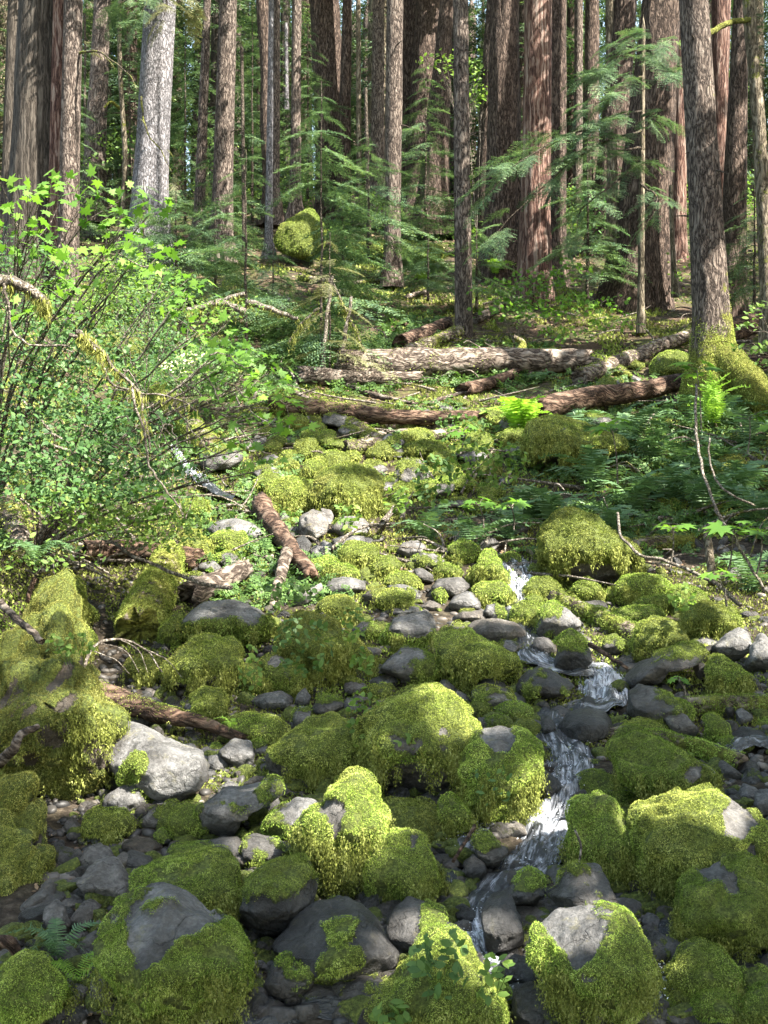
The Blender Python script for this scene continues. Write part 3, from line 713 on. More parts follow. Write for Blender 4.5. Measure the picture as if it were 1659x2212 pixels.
F|F g|270,155 330,115 380,125 430,180 400,220 300,210||
F|F y|0,295 40,260 100,260 150,290 180,345 100,340 20,330||
F|N k|120,250 160,240 215,270 215,310 170,320||
F|P g|0,315 80,310 150,340 160,390 80,390||
F|F o|-60,405 0,340 60,330 120,360 135,415 60,430||
F|N b|150,410 200,380 250,400 240,430 160,430||
F|P g|0,425 100,405 180,420 110,450 0,450||
F|F g|200,345 250,330 280,370 240,400||
F|P g|470,570 540,555 600,570 600,620 520,620||
F|F g|490,195 540,172 590,185 590,225 520,230||
F|F g|610,245 640,220 680,240 680,280 620,280||
F|Z d|560,245 610,240 620,285 570,290||
F|S k|440,1060 470,1050 480,1080 450,1085||
C|F y|1160,1010 1180,960 1270,950 1340,970 1345,1030 1300,1106 1220,1110 1160,1070||
C|F o|1350,960 1400,920 1500,890 1600,900 1659,960 1640,1060 1560,1116 1400,1116 1350,1050||broad sunlit moss hump
C|F o|1280,960 1330,880 1400,860 1415,900 1390,960 1340,980||
C|F o|1310,875 1370,815 1410,850 1400,880||
C|F o|1265,860 1275,790 1360,780 1375,825 1320,885 1275,885||
C|F y|1360,795 1400,740 1450,760 1460,825 1420,835||
C|N p|1215,805 1250,775 1280,780 1270,815||
C|Z p|1080,805 1100,770 1150,780 1160,835 1120,838||
C|Z p|1035,800 1090,800 1110,855 1060,838||
C|C k|850,835 930,805 1050,815 1060,880 1000,935 900,945 840,905||sunlit cap boulder by the upper stream
C|N k|1120,875 1180,850 1220,880 1210,918 1150,918||
C|F g|1180,935 1230,915 1280,930 1260,960 1190,955||
C|F o|440,355 520,310 620,350 640,400 600,460 480,450||
C|F o|1470,855 1520,835 1570,860 1555,890 1480,885||
D|S y|30,970 50,885 80,860 160,870 200,920 210,965 150,1000 60,990|80,960,30,40|
D|F y|60,825 150,795 240,800 280,835 240,880 150,860||
D|C y|190,1000 230,950 300,955 315,1000 290,1050 200,1050||
D|F y|280,835 350,815 390,840 370,880 300,880||
D|F y|340,1075 400,1050 460,1070 450,1110 350,1112||
D|F o|610,750 640,700 740,680 860,700 960,750 1060,800 1040,840 900,820 850,860 810,935 640,935 605,850||long arched moss mound
D|C k|860,690 890,670 940,670 1000,715 990,755 880,745||
D|F o|950,495 1000,455 1050,480 1040,520 960,518||
D|F o|1050,480 1090,445 1130,470 1100,495||
D|F y|1140,490 1180,430 1250,395 1330,420 1359,480 1330,525 1200,525 1150,505||
D|F y|900,575 960,510 1020,560 950,595||
D|N p|1060,535 1080,510 1110,530 1100,556||
D|Z g|985,545 1020,530 1020,566 990,566||
D|F o|1430,905 1480,850 1550,860 1590,920 1540,975 1440,965||
D|F o|1240,960 1270,920 1320,950 1300,985||
D|F o|1120,965 1200,940 1280,980 1280,1025 1180,1035||
D|F o|1160,1065 1220,1030 1300,1060 1300,1110 1160,1110||
D|F o|1330,1055 1420,1030 1500,1070 1480,1106 1340,1106||
D|N k|220,665 260,635 300,650 290,675||
D|N k|300,660 350,650 380,672 330,680||
D|F o|290,635 330,600 370,640 340,655||
D|F o|420,695 460,650 540,660 560,690 500,735 430,735||
D|Z p|990,775 1040,765 1050,785 1000,788||
A|F y -.8|1180,1045 1235,945 1300,880 1345,855 1375,920 1408,970 1408,1060 1380,1110 1330,1130 1250,1110 1195,1080||pointed sunlit boulder
A|F o|1470,1090 1540,1050 1659,1030 1760,1030 1920,1060 1920,1120 1800,1150 1560,1150||low moss mound
'''
def build_rocks():
    for ln in RD.strip().split('\n'):
        t, mt, pl, br, nk = ln.split('|'); mo, to, *ex = mt.split()
        b = []
        for e in br.split():
            x, y, rx, ry = map(float, e.split(',')); X, Y = tl(t, x, y); b.append((X, Y, rx, ry))
        rock(parse(t, pl), mo, to, b, nk or None, dd=float(ex[0]) if ex else 0.0)
    # the left bank: slumped soil and roots under a thick coat of moss, nearer than the stream
    for pl, d, nk in (
        ([(-150, 2400), (0, 2480), (100, 2590), (180, 2750), (260, 2850), (330, 2970), (430, 3070), (490, 3150), (480, 3290), (440, 3430), (340, 3540), (210, 3560), (110, 3620), (0, 3500), (-160, 3400)], 9.2, 'high mossy bank'),
        ([(-140, 3500), (0, 3545), (60, 3560), (110, 3640), (140, 3740), (155, 3840), (170, 3960), (195, 4050), (120, 4110), (0, 4060), (-120, 4020)], 7.9, 'lower mossy bank'),
        ([(-60, 3450), (0, 3420), (70, 3410), (90, 3480), (65, 3560), (10, 3580), (-60, 3560)], 8.4, 'middle mossy bank')):
        rock(pl, 'F', 'e', [(300, 3050, 28, 60), (220, 3130, 30, 26), (150, 2960, 22, 22), (380, 3180, 26, 50), (120, 3900, 22, 60), (60, 2700, 60, 26), (150, 3060, 50, 46), (270, 2900, 26, 60), (300, 3260, 34, 44), (80, 3250, 34, 60), (110, 3680, 20, 44), (20, 2930, 40, 60), (200, 3360, 40, 30), (440, 3280, 20, 60)], nk, dist=d, name='mossy_bank', thick=0.8, shear=0.6, lump=.30)
def fill_rocks():
    """cobbles seen in the gaps of the boulder field"""
    r = np.random.default_rng(5); n = 0; tries = 0
    while n < 82 and tries < 9000:
        tries += 1
        V = r.uniform(1800, 2200) if n < 58 else r.uniform(2180, 4400); f = (V - 1850) / 2550
        lo, hi = ((900 - 650 * f), 3300) if V > 2180 else (1150, 2350)
        U = r.uniform(max(lo, 180), hi)
        if V < 2500 and U > 2250: continue
        if inside_any(U, V, -0.1) or in_stream(U, V): continue
        s = r.uniform(26, 62) * (0.7 + 0.5 * f) if V > 2200 else r.uniform(38, 80)
        if 2150 < U < 2600 and V > 2700: s *= 0.7
        k = r.integers(6, 9); th = np.sort(r.uniform(0, 2 * np.pi, k)) ; th = np.linspace(0, 2 * np.pi, k, endpoint=False) + r.uniform(-.3, .3, k)
        rr = s * r.uniform(0.75, 1.1, k)
        poly = np.stack([U + rr * np.cos(th) * 1.15, V + rr * np.sin(th) * 0.72], 1)
        rock(poly, 'NSFPZC'[r.integers(0, 6)] if V > 2200 else 'FFFCSF'[r.integers(0, 6)], 'gkkgod'[r.integers(0, 6)] if V > 2200 else 'yogoyo'[r.integers(0, 6)], (), None); n += 1
_SP = [(2180, 2420, 60), (2240, 2540, 50), (2250, 2680, 60), (2320, 2850, 80), (2460, 2900, 90), (2590, 2910, 100), (2590, 3050, 90), (2440, 3100, 80), (2400, 3200, 80), (2470, 3330, 90), (2400, 3520, 90), (2340, 3660, 90), (2250, 3780, 100), (2130, 3870, 100), (2070, 3940, 70), (2060, 4080, 50), (2130, 4180, 70), (2280, 4290, 80), (2270, 4430, 90)]
def in_stream(u, v):
    for (a, b, w1), (c, d_, w2) in zip(_SP[:-1], _SP[1:]):
        L2 = (c - a) ** 2 + (d_ - b) ** 2; t = min(1, max(0, ((u - a) * (c - a) + (v - b) * (d_ - b)) / L2))
        if math.hypot(u - a - t * (c - a), v - b - t * (d_ - b)) < (w1 + (w2 - w1) * t) * .95: return True
    return False
def small_stones():
    """hundreds of fist-sized stones packed between the boulders"""
    r = np.random.default_rng(19); S, F = cubesphere(5); n = 3100
    V = 2280 + (4424 - 2280) * r.random(n) ** .8; f = (V - 2280) / 2150; U = r.uniform(0, 1, n) * (3900 - (950 - 1100 * f)) + (950 - 1100 * f)
    k = np.array([(not in_stream(u, v)) or (i % 6 == 0) for i, (u, v) in enumerate(zip(U, V))]); U, V = U[k], V[k]; n = len(U)
    y = np.array([hit(u, min(v, 4410)) for u, v in zip(U[::1], V[::1])]); x = (U - 1659) / FOC * y
    s = 0.035 + 0.085 * r.random(n) ** 1.8; P = np.stack([x, y, H(x, y) + s * .15], 1); T = []; MM = []; VV = []
    Nn = np.tile([0, 0, 1.], (n, 1)) + r.normal(size=(n, 3)) * .35; X, Y, Z = frames(Nn)
    for j in range(8):
        Sj = S.copy()
        for k in range(7):
            nv = r.normal(size=3); nv /= np.linalg.norm(nv); d_ = Sj @ nv - r.uniform(.5, .8); Sj = Sj - np.maximum(d_, 0)[:, None] * nv * .95
        Sj *= np.array([1.25, .9, .7]); i = np.arange(n) % 8 == j
        v, f_ = scatter_tmpl(Sj, F, P[i], X[i], Y[i], Z[i], s[i]); VV.append((v, f_))
        m = np.repeat(np.where(r.random(i.sum()) < .42, r.uniform(.5, 1, i.sum()), r.uniform(-.3, .25, i.sum())), len(S)); up = (v - np.repeat(P[i], len(S), 0))[:, 2] / np.repeat(s[i], len(S))
        MM.append(np.clip(m + .35 * up, 0, 1)); T.append(np.stack([np.repeat(r.uniform(.2, 1.0, i.sum()), len(S)), np.repeat(r.uniform(0, .6, i.sum()), len(S)), np.full(len(v), .5)], 1))  # stone tones run dark to paint shade into the gaps
    o = 0; Fs = []
    for v, f_ in VV: Fs.append(f_ + o); o += len(v)
    me = mesh('small_stones', np.concatenate([v for v, _ in VV]), np.concatenate(Fs), M['rock'], {'moss': np.concatenate(MM), 'tone': np.concatenate(T)}, True)
    tag(obj('small_stones', me), 'fist-sized grey and mossy stones packed between the boulders', 'stones', None, 'stuff')
def gravel():
    r = np.random.default_rng(9); S, F = cubesphere(2); n = 5200
    V = r.uniform(2500, 4424, n); U = r.uniform(150, 3318, n)
    zz = (2212 - V) / FOC; A = []; 
    yy = np.array([6.6 + (4424 - v) ** 1.0 * 0.0042 for v in V])
    yy = yy * r.uniform(0.92, 1.1, n); X = (U - 1659) / FOC * yy
    sel = np.ones(n, bool); Z = H(X, yy)
    P = np.stack([X, yy, Z + 0.0], 1)
    s = 0.018 + 0.05 * r.random(n) ** 2.5
    Nn = np.tile([0, 0, 1.], (n, 1)) + r.normal(size=(n, 3)) * 0.3
    Xa, Ya, Za = frames(Nn)
    Sj = S * np.array([1.2, 0.85, 0.6]); VV, FF = scatter_tmpl(Sj, F, P, Xa, Ya, Za, s)
    VV = VV + 0.006 * np.stack([pn(VV * 25, q) for q in range(3)], 1)
    m, nn_, out = newmat('wet_gap_shade_gravel'); g = N(nn_, 'NewGeometry')
    c = ramp(nn_, g.outputs['Random Per Island'], [(0, (0.012, 0.012, 0.013)), (0.5, (0.045, 0.042, 0.038)), (0.85, (0.09, 0.078, 0.066)), (1, (0.17, 0.15, 0.13))])  # gravel colours lowered to deepen the shade between boulders
    princ(nn_, out, c, 0.55, None, 0.4)
    tag(obj('gravel', mesh('gravel', VV, FF, m, None, True)), kind='stuff', label='wet gravel darkened as gap shade between the stream boulders', cat='gravel')
# ------------------------------------------------------------------ places the photograph shows in full sun (grid point, distance or None = ground, radius m)
LIT = []
def lit(U, V, d=None, r=0.5): LIT.append((at(U, V, d or hit(U, V)), r * 1.35))
_pb = hit(1290, 1112)
for a in ((1290, 920, _pb, 1.6), (1270, 1040, _pb, 1.5), (1550, 1060, hit(1700, 1150), 1.2), (1000, 940, 38, .8), (2060, 1090, 36, .8), (2080, 1240, 33, .7), (2900, 1300, 31, .7),
          (1950, 1570, 25.5, 1.0), (2150, 1540, 25.5, 1.0), (1800, 1590, 25.5, .8), (2480, 1540, 25.5, .7), (2100, 1640, 25, .5),
          (1500, 2060, None, 0.9), (1650, 2080, None, 0.8), (1760, 1950, None, .8), (1850, 2010, None, .7), (1240, 2080, None, .6), (1400, 2010, None, .5),
          (2250, 1720, 22, .6), (2880, 1840, 21, .6), (2950, 1600, 22.5, .7), (3150, 1800, 22, .7), (3250, 1950, 21, .5), (2860, 1560, 24.5, .8), (2100, 1900, None, .5),
          (820, 1780, 20, .9), (900, 1900, 19, .7), (350, 1180, 15, 1.6), (700, 1350, 15, 1.6), (120, 1250, 15, 1.2), (250, 900, 15.5, 1.5),
          (1560, 2390, None, .7), (1620, 2440, None, .6), (1350, 2280, None, .6), (1500, 2270, None, .5), (1180, 2250, None, .5), (1700, 2420, None, .4), (1800, 2440, None, .3),
          (2480, 2240, 13.8, .55), (2420, 2300, 13.6, .4), (2600, 2290, 13.8, .4), (2520, 2530, None, .35), (2790, 2510, 12.4, .5), (2250, 2560, None, .3), (2080, 2390, None, .3), (3100, 2640, None, .4),
          (1500, 3480, 8.0, .35), (1960, 4180, 6.8, .4), (2560, 4080, 7.1, .25), (1950, 3110, 9.5, .3), (2500, 3300, 8.6, .25), (3000, 3500, 8, .3), (3180, 2450, 14, .6), (2650, 2000, 17.5, .5), (3100, 2300, 15, .4)): lit(*a)
# sunlit trunks: U, V from, V to, distance, radius
for U, v0, v1, d, r in ((1010, -50, 1000, 35, .28), (690, 60, 760, 34, .55), (1410, 0, 300, 46, .9), (2200, 0, 560, 34, .5), (2410, 520, 1150, 33, .5), (2420, 0, 380, 33, .5),
                        (1700, 80, 420, 33, .3), (1940, 100, 700, 38, .5), (3110, 0, 640, 34, .5), (2255, 100, 650, 45, .35), (1170, 700, 1060, 36, .3), (2810, 900, 1300, 31, .45), (2640, 640, 900, 33, .3),
                        (3010, 200, 900, 24, .3), (1790, 600, 800, 38, .4)):
    for q in np.linspace(v0, v1, 10): lit(U, q, d, r)
for a in ((2740, 330, 27.4, .8), (2360, 560, 26, .8), (2220, 720, 25.6, .6), (2080, 880, 25.4, .5), (2640, 560, 26.8, .6), (2820, 250, 27, .5), (1388, 700, 25, .8), (1480, 560, 25, .7), (1250, 800, 25.5, .7)): lit(*a)
_q = np.random.default_rng(12)
for _ in range(55):  # extra sun gaps scattered at random over the background
    _d = _q.uniform(38, 80); _x = _q.uniform(-.33, .33) * _d; LIT.append((np.array([_x, _d, float(H(_x, _d)) + _q.uniform(0, 9)]), _q.uniform(.8, 2.0)))
LP = np.array([p for p, r in LIT]); LR = np.array([r for p, r in LIT])
def carve(C):
    """which points of a crown would stand in the way of the sun for the sunlit places"""
    keep = np.ones(len(C), bool)
    for T, r in zip(LP, LR):
        w_ = C - T; t = w_ @ SUN; dd = ((w_ - t[:, None] * SUN) ** 2).sum(1)
        keep &= ~((t > 0.3) & (dd < r * r))
    return keep
# ------------------------------------------------------------------ foliage templates (unit length along +x, flat in xy)
def bough_tmpl(ns=24, sub=0.034, width=0.36, seed=0, nl=0.045, nw=0.014, droop=0.28, dense=1.0):
    r = np.random.default_rng(seed); T = []
    def tri(a, b, c): T.append((a, b, c))
    ax = lambda s: np.array([s, 0.02 * math.sin(s * 9 + seed), -droop * s * s])
    for i in range(ns):
        s = 0.10 + 0.88 * i / (ns - 1)
        for sg in (-1, 1):
            if r.random() > dense: continue
            ln = width * (1 - s) ** 0.65 * (0.75 + 0.4 * r.random()) * min(1, s * 4) + 0.04
            th = math.radians(52 + 10 * r.normal()) * sg; o = ax(s)
            dr = np.array([math.cos(th), math.sin(th), -0.12 + 0.10 * r.normal()])
            pe = np.array([-dr[1], dr[0], 0.0]); k = max(2, int(ln / sub))
            tri(o - pe * 0.003, o + pe * 0.003, o + dr * ln)
            for j in range(k):
                t = (j + 0.6) / k; q = o + dr * ln * t - np.array([0, 0, 0.10 * (t * ln) ** 2 * 3])
                l2 = nl * (1.15 - 0.6 * t) * (0.8 + 0.5 * r.random())
                for s2 in (-1, 1):
                    d2 = dr * 0.55 + pe * s2 * 0.85 + np.array([0, 0, -0.18 + .18 * r.normal()])
                    n2 = np.cross(d2, [0, 0, 1.]); n2 /= np.linalg.norm(n2) + 1e-9
                    n2 = n2 + np.array([0, 0, 0.35 * r.normal()])
                    tri(q - n2 * nw * .5, q + n2 * nw * .5, q + d2 * l2)
    return np.array(T).reshape(-1, 3), np.arange(3 * len(T)).reshape(-1, 3)
BF = [bough_tmpl(22, 0.032, 0.34, s) for s in range(3)]                                 # fine, for boughs in view
BM = [bough_tmpl(13, 0.055, 0.36, s + 10, 0.075, 0.028, 0.35) for s in range(3)]        # middle distance
BC = [bough_tmpl(7, 0.12, 0.42, s + 20, 0.15, 0.075, 0.30) for s in range(3)]           # crowns high above the frame
def put_bough(acc, tm, P, dirv, ln, roll=0.0, widthscale=1.0):
    x = np.array(dirv, float); x /= np.linalg.norm(x); up = np.array([0, 0, 1.]) + np.array([0.2, 0, 0]) * roll
    y = np.cross(up, x); y /= np.linalg.norm(y) + 1e-9; z = np.cross(x, y)
    TV, TF = tm; V = P + ln * (TV[:, :1] * x + TV[:, 1:2] * y * widthscale + TV[:, 2:] * z)
    acc.add(V, TF)
def crown_geo(base, h0, h1, R, n, tm, r, top_pow=0.8, tip=0.15):
    """conical crown of drooping boughs round a vertical stem"""
    acc = Acc()
    for i in range(n):
        t = (i + r.random()) / n; h = h0 + (h1 - h0) * t
        ln = R * (1 - t) ** top_pow * (0.7 + 0.5 * r.random()) + tip
        a = i * 2.39996 + r.normal() * 0.3
        put_bough(acc, tm[i % len(tm)], base + np.array([0, 0, h]), (math.cos(a), math.sin(a), -0.05 - 0.25 * (1 - t) + 0.1 * r.normal()), ln, r.normal(), 1.0)
    return acc
def carve_tris(acc):  # cuts openings into the unseen crowns to let sun through
    V = np.concatenate(acc.V); F = np.concatenate(acc.F[3]); c = V[F].mean(1); k = carve(c)
    F = F[k]; used, inv = np.unique(F.ravel(), return_inverse=True)
    return V[used], inv.reshape(-1, 3)
# ------------------------------------------------------------------ trunks
def trunk_geo(P0, P1, r0, r1, Hh, flare=0.7, rough=0.03, seed=0, nseg=48, lobes=5, step=0.10, curve_amp=0.0, flat=None):
    """from P0 (base) through P1 and on to height Hh"""
    ax = (P1 - P0) / max(P1[2] - P0[2], 0.1)
    hs = np.concatenate([[-0.6], np.arange(0, min(Hh, P1[2] - P0[2] + 1.5), step), np.linspace(min(Hh, P1[2] - P0[2] + 1.5), Hh, 14)])
    hs = np.unique(hs); th = np.linspace(0, 2 * np.pi, nseg, endpoint=False)
    tt = hs / (P1[2] - P0[2])
    rad = np.where(tt < 1, r0 + (r1 - r0) * np.clip(tt, 0, 1), r1 * np.clip(1 - (hs - (P1[2] - P0[2])) / (Hh - (P1[2] - P0[2]) + 1e-6), 0.03, 1))
    fl = flare * np.exp(-np.clip(hs, -0.3, 99) / (1.6 * r0 + 0.12))
    r2 = np.random.default_rng(seed); ph = r2.uniform(0, 6.28, 3)
    lob = 0.5 + 0.5 * np.cos(lobes * th + ph[0]) * 0.6 + 0.3 * np.cos(2 * th + ph[1])
    Rm = rad[:, None] * (1 + fl[:, None] * (0.45 + 0.75 * lob[None]))
    Hm, Tm = np.meshgrid(hs, th, indexing='ij')
    q = np.stack([np.cos(Tm).ravel() * r0 * 7 / max(r0, .12) * .35, np.sin(Tm).ravel() * r0 * 7 / max(r0, .12) * .35, Hm.ravel() * 0.9], 1)
    q[:, :2] *= max(1.0, r0 / 0.25)
    nz = np.abs(pn(q * [1, 1, 0.5] + seed, seed % 40)) * 2 - 0.5 + 0.5 * fbm(q * [2, 2, 1.5], 2, seed % 31)
    big = fbm(np.stack([np.cos(Tm).ravel(), np.sin(Tm).ravel(), Hm.ravel() * 0.35 + seed], 1), 2, 3)
    Rm = Rm * (1 + rough * nz.reshape(Rm.shape) * 1.3 + 0.07 * big.reshape(Rm.shape))
    wob = curve_amp * np.stack([pn(np.stack([hs * 0.25 + seed, hs * 0, hs * 0], 1), 3), pn(np.stack([hs * 0.25 + seed + 50, hs * 0, hs * 0], 1), 4)], 1)
    C = P0[None] + ax[None] * hs[:, None]; C[:, :2] += wob - wob[0]
    V = np.stack([C[:, 0][:, None] + Rm * np.cos(Tm), C[:, 1][:, None] + Rm * np.sin(Tm), np.broadcast_to(C[:, 2][:, None], Rm.shape)], -1).reshape(-1, 3)
    m = len(hs); i = np.arange(m - 1)[:, None] * nseg; j = np.arange(nseg)[None]; j2 = (j + 1) % nseg
    F = np.stack([i + j, i + j2, i + nseg + j2, i + nseg + j], -1).reshape(-1, 4)
    return V, F, Hm.ravel(), Tm.ravel(), C, hs
TREES = {}
def tree(key, label, ut, ub, vb, hwt, hwb, mat, d=None, Hh=None, flare=0.6, moss=0.0, mossb=0.0, crown=True, name='conifer_tree', vt=0, rough=0.035, seed=None, curve_amp=0.0,
         group=None, stubs=0, lobes=5, cr=2.6, cat='tree', side_moss=0.0):
    seed = seed if seed is not None else int(ut * 7 + ub) % 997
    r = np.random.default_rng(seed)
    d = d or hit(ub, vb); P0 = at(ub, vb, d); P1 = at(ut, vt, d)
    P0[2] = min(P0[2], float(H(P0[0], P0[1])) + 0.3) if d is None else P0[2]
    r0, r1 = hwb / FOC * d, hwt / FOC * d
    Hh = Hh or (P1[2] - P0[2] + 11 + 4 * r.random())
    px = hwb * 2 * 0.2315; nseg = int(np.clip(px * 1.3, 10, 64))
    V, F, hh, th, C, hs = trunk_geo(P0, P1, r0, r1, Hh, flare, rough, seed, nseg, lobes, max(0.06, d / 1200 * 3.5), curve_amp)
    k = moss + mossb * np.exp(-np.clip(hh, 0, 99) / 1.0) + side_moss * np.clip(np.cos(th), 0, 1)
    root = bpy.data.objects.new(name, None); sc.collection.objects.link(root); root.location = P0
    root.empty_display_size = 0.2
    tag(root, label, cat, group)
    obj('trunk', mesh('trunk', V - P0, F, M[mat], {'k': k}, True), root)
    def axis(z): return np.array([np.interp(z, hs, C[:, j]) for j in range(3)])
    if stubs:
        for s in range(stubs):
            h = r.uniform(0.8, max(1.5, P1[2] - P0[2])); a = r.uniform(0, 6.28); p = axis(h); rr = r1 * 0.8
            dr = np.array([math.cos(a), math.sin(a) * .6 - .4, r.uniform(-.5, .3)]); dr /= np.linalg.norm(dr)
            L_ = r.uniform(0.08, 0.5)
            Vt, Ft = tube([p + dr * rr, p + dr * (rr + L_ * .5), p + dr * (rr + L_) + np.array([0, 0, -.08 * L_])], [0.02, 0.016, 0.006], 5)
            A = Acc(); A.add(Vt - P0, Ft, 0.1); A.mk('branch_stub', M['twig_dark'], root)
    if crown:
        top = P1[2] - P0[2] + 1.7
        ac = Acc(); n = 46
        for i in range(n):
            t = (i + r.random()) / n; h = top + (Hh - top) * t
            ln = cr * (1 - 0.75 * t) * (0.7 + 0.5 * r.random()); a = i * 2.39996 + r.normal() * 0.3
            put_bough(ac, BC[i % 3], axis(h), (math.cos(a), math.sin(a), -0.1), ln, r.normal(), 1.1)
        Vc, Fc = carve_tris(ac)
        if len(Fc): obj('crown', mesh('crown', Vc - P0, Fc, M['hemlock']), root)
    TREES[key] = dict(root=root, P0=P0, axis=axis, d=d, r=r1)
    return root
def build_trees():
    big = 'great trunks of the old forest'
    a = lambda x: x; b = lambda x: 1659 + x
    tree('t1', 'huge grey weathered trunk with streaked bare wood at far left', 178, 140, 1290, 92, 125, 'bark_grey', d=30, flare=.35, group=big, mossb=.3, rough=.03)
    tree('t1b', 'reddish split trunk joined to right side of the huge grey trunk', 262, 235, 1310, 30, 40, 'bark_snag', d=29.6, flare=.3, group=big, crown=False)
    tree('t2', 'dark reddish-brown trunk just right of the huge grey one', 316, 290, 1330, 40, 46, 'bark_brown', d=29, flare=.3, group=big)
    tree('t0', 'pale distant trunk at the left edge behind the huge grey one', 62, 30, 1000, 28, 32, 'bark_grey', d=48, group=big)
    tree('t3', 'brown straight trunk between the dark trunk and the pale spruce', 442, 400, 900, 34, 50, 'bark_brown', d=42, group=big, stubs=5)
    tree('t4', 'thin crooked mossy sapling left of the pale silver trunk', 512, 522, 980, 9, 12, 'bark_mossy', d=34, curve_amp=.25, crown=False, moss=.1, stubs=5, name='thin_tree')
    tree('t5', 'pale silver trunk with flaky bark lit by sun', 692, 636, 1090, 66, 74, 'bark_pale', d=34, group=big, mossb=.1, side_moss=.12)
    tree('t6', 'slim brown trunk left of the half sunlit trunk', 896, 858, 990, 17, 24, 'bark_brown', d=37, stubs=6, group=big, side_moss=.25)
    tree('t7', 'trunk dark on its left half and brightly sunlit on its right', 986, 955, 1060, 38, 46, 'bark_brown', d=35, group=big, stubs=3)
    tree('t8', 'dark reddish trunk slightly bowed left of the grey pole trunk', 1134, 1170, 900, 27, 34, 'bark_red', d=42, curve_amp=.15, group=big)
    tree('t9', 'slim grey pole trunk beside the bowed reddish trunk', 1196, 1190, 900, 15, 18, 'bark_brown', d=39, group=big)
    tree('t9b', 'short pale sunlit stem behind the pointed boulder', 1172, 1160, 1075, 10, 17, 'bark_pale', d=37, crown=False, name='thin_tree')
    tree('t10', 'straight slim brown trunk rising behind the young hemlocks', 1282, 1275, 920, 20, 24, 'bark_brown', d=40, group=big, stubs=4)
    tree('t11', 'very broad ridged reddish trunk right of the slim brown one', 1402, 1450, 960, 62, 72, 'bark_red', d=46, group=big, rough=.05)
    tree('t12', 'dark trunk pressed against the broad ridged one', 1500, 1482, 960, 20, 32, 'bark_red', d=45, group=big)
    tree('t13', 'very slim mossy pole in the middle distance', 1548, 1552, 910, 10, 12, 'bark_mossy', d=44, stubs=3, name='thin_tree')
    tree('t14', 'brown trunk left of the tall smooth pole', 1636, 1628, 920, 25, 32, 'bark_brown', d=44, group=big)
    tree('t15', 'tall straight pole trunk with pale patches in the centre', 1706, 1694, 1150, 36, 35, 'bark_brown', d=33, stubs=6, group=big, flare=.25)
    tree('t16', 'pair-like dark ridged trunk behind the central pole', b(112), b(95), 930, 42, 48, 'bark_red', d=46, group=big, rough=.05)
    tree('t16b', 'broad dark ridged trunk left of the leaning flared one', b(190), b(150), 935, 52, 62, 'bark_red', d=45, group=big, rough=.05)
    tree('t17', 'dark flared trunk leaning right, sunlit along one edge', b(272), b(205), 960, 28, 66, 'bark_red', d=42, group=big, rough=.05)
    tree('t18', 'grey-brown pole standing before the long fallen log', b(330), b(345), 1500, 32, 38, 'bark_brown', d=28, stubs=8, group=big, flare=.2)
    tree('t25', 'thin very pale trunk glimpsed behind the ridged trunk', b(597), b(592), 900, 11, 13, 'bark_pale', d=52, name='thin_tree')
    tree('t19', 'massive ridged trunk with its right side in sun', b(522), b(515), 1180, 62, 80, 'bark_red', d=34, group=big, rough=.055)
    tree('t19b', 'dark trunk in shade behind left of the massive ridged one', b(478), b(440), 1120, 34, 66, 'bark_red', d=38, group=big, rough=.05)
    tree('t20', 'dead snag with stripped red and grey wood', b(668), b(650), 1270, 58, 66, 'bark_snag', d=31.5, flare=.35, group=big, crown=False, rough=.04, mossb=.2)
    tree('t20b', 'ridged brown trunk hugging the right side of the dead snag', b(748), b(735), 1215, 40, 52, 'bark_red', d=33.5, group=big)
    tree('t21', 'dim brown trunk in shade right of the dead snag', b(842), b(835), 1100, 18, 22, 'bark_brown', d=44, group=big)
    tree('t22', 'dark brown trunk behind the drooping hemlock boughs', b(900), b(890), 1080, 30, 38, 'bark_red', d=43, group=big)
    tree('t22b', 'narrow olive-brown trunk left of the wide shaded trunk', b(975), b(985), 1010, 17, 26, 'bark_mossy', d=38, group=big)
    tree('t23', 'wide shaded trunk behind the drooping boughs', b(1045), b(950), 1140, 46, 76, 'bark_red', d=38, group=big, rough=.05)
    tree('t24', 'enormous flaring trunk with deep furrowed bark at right', b(1200), b(1085), 1350, 82, 118, 'bark_red', d=31, flare=.55, group=big, rough=.06, mossb=.1)
    tree('t24b', 'shaded red trunk between the enormous one and the mossy-footed one', b(1290), b(1270), 1140, 26, 34, 'bark_snag', d=37, group=big)
    tree('t26', 'front trunk with moss thick round its spreading foot', b(1338), b(1430), 1640, 62, 78, 'bark_brown', d=22.3, flare=.9, mossb=1.0, group=big, stubs=9, side_moss=.2)
    tree('t27', 'pale stripped trunk streaked white and red at right', b(1456), b(1440), 1060, 42, 26, 'bark_snag', d=33, group=big, flare=.2, crown=False)
    tree('t28', 'red-brown trunk with pitted bark near the right edge', b(1544), b(1500), 1310, 32, 60, 'bark_red', d=29, group=big, flare=.3)
    tree('t29', 'slender bowed mossy trunk at the right edge', b(1590), b(1665), 1400, 25, 34, 'bark_mossy', d=24, curve_amp=.25, moss=.12, group=big, flare=.3)
    tree('t30', 'distant pale trunk at top centre-right', b(820), b(815), 860, 16, 18, 'bark_grey', d=58, group=big)
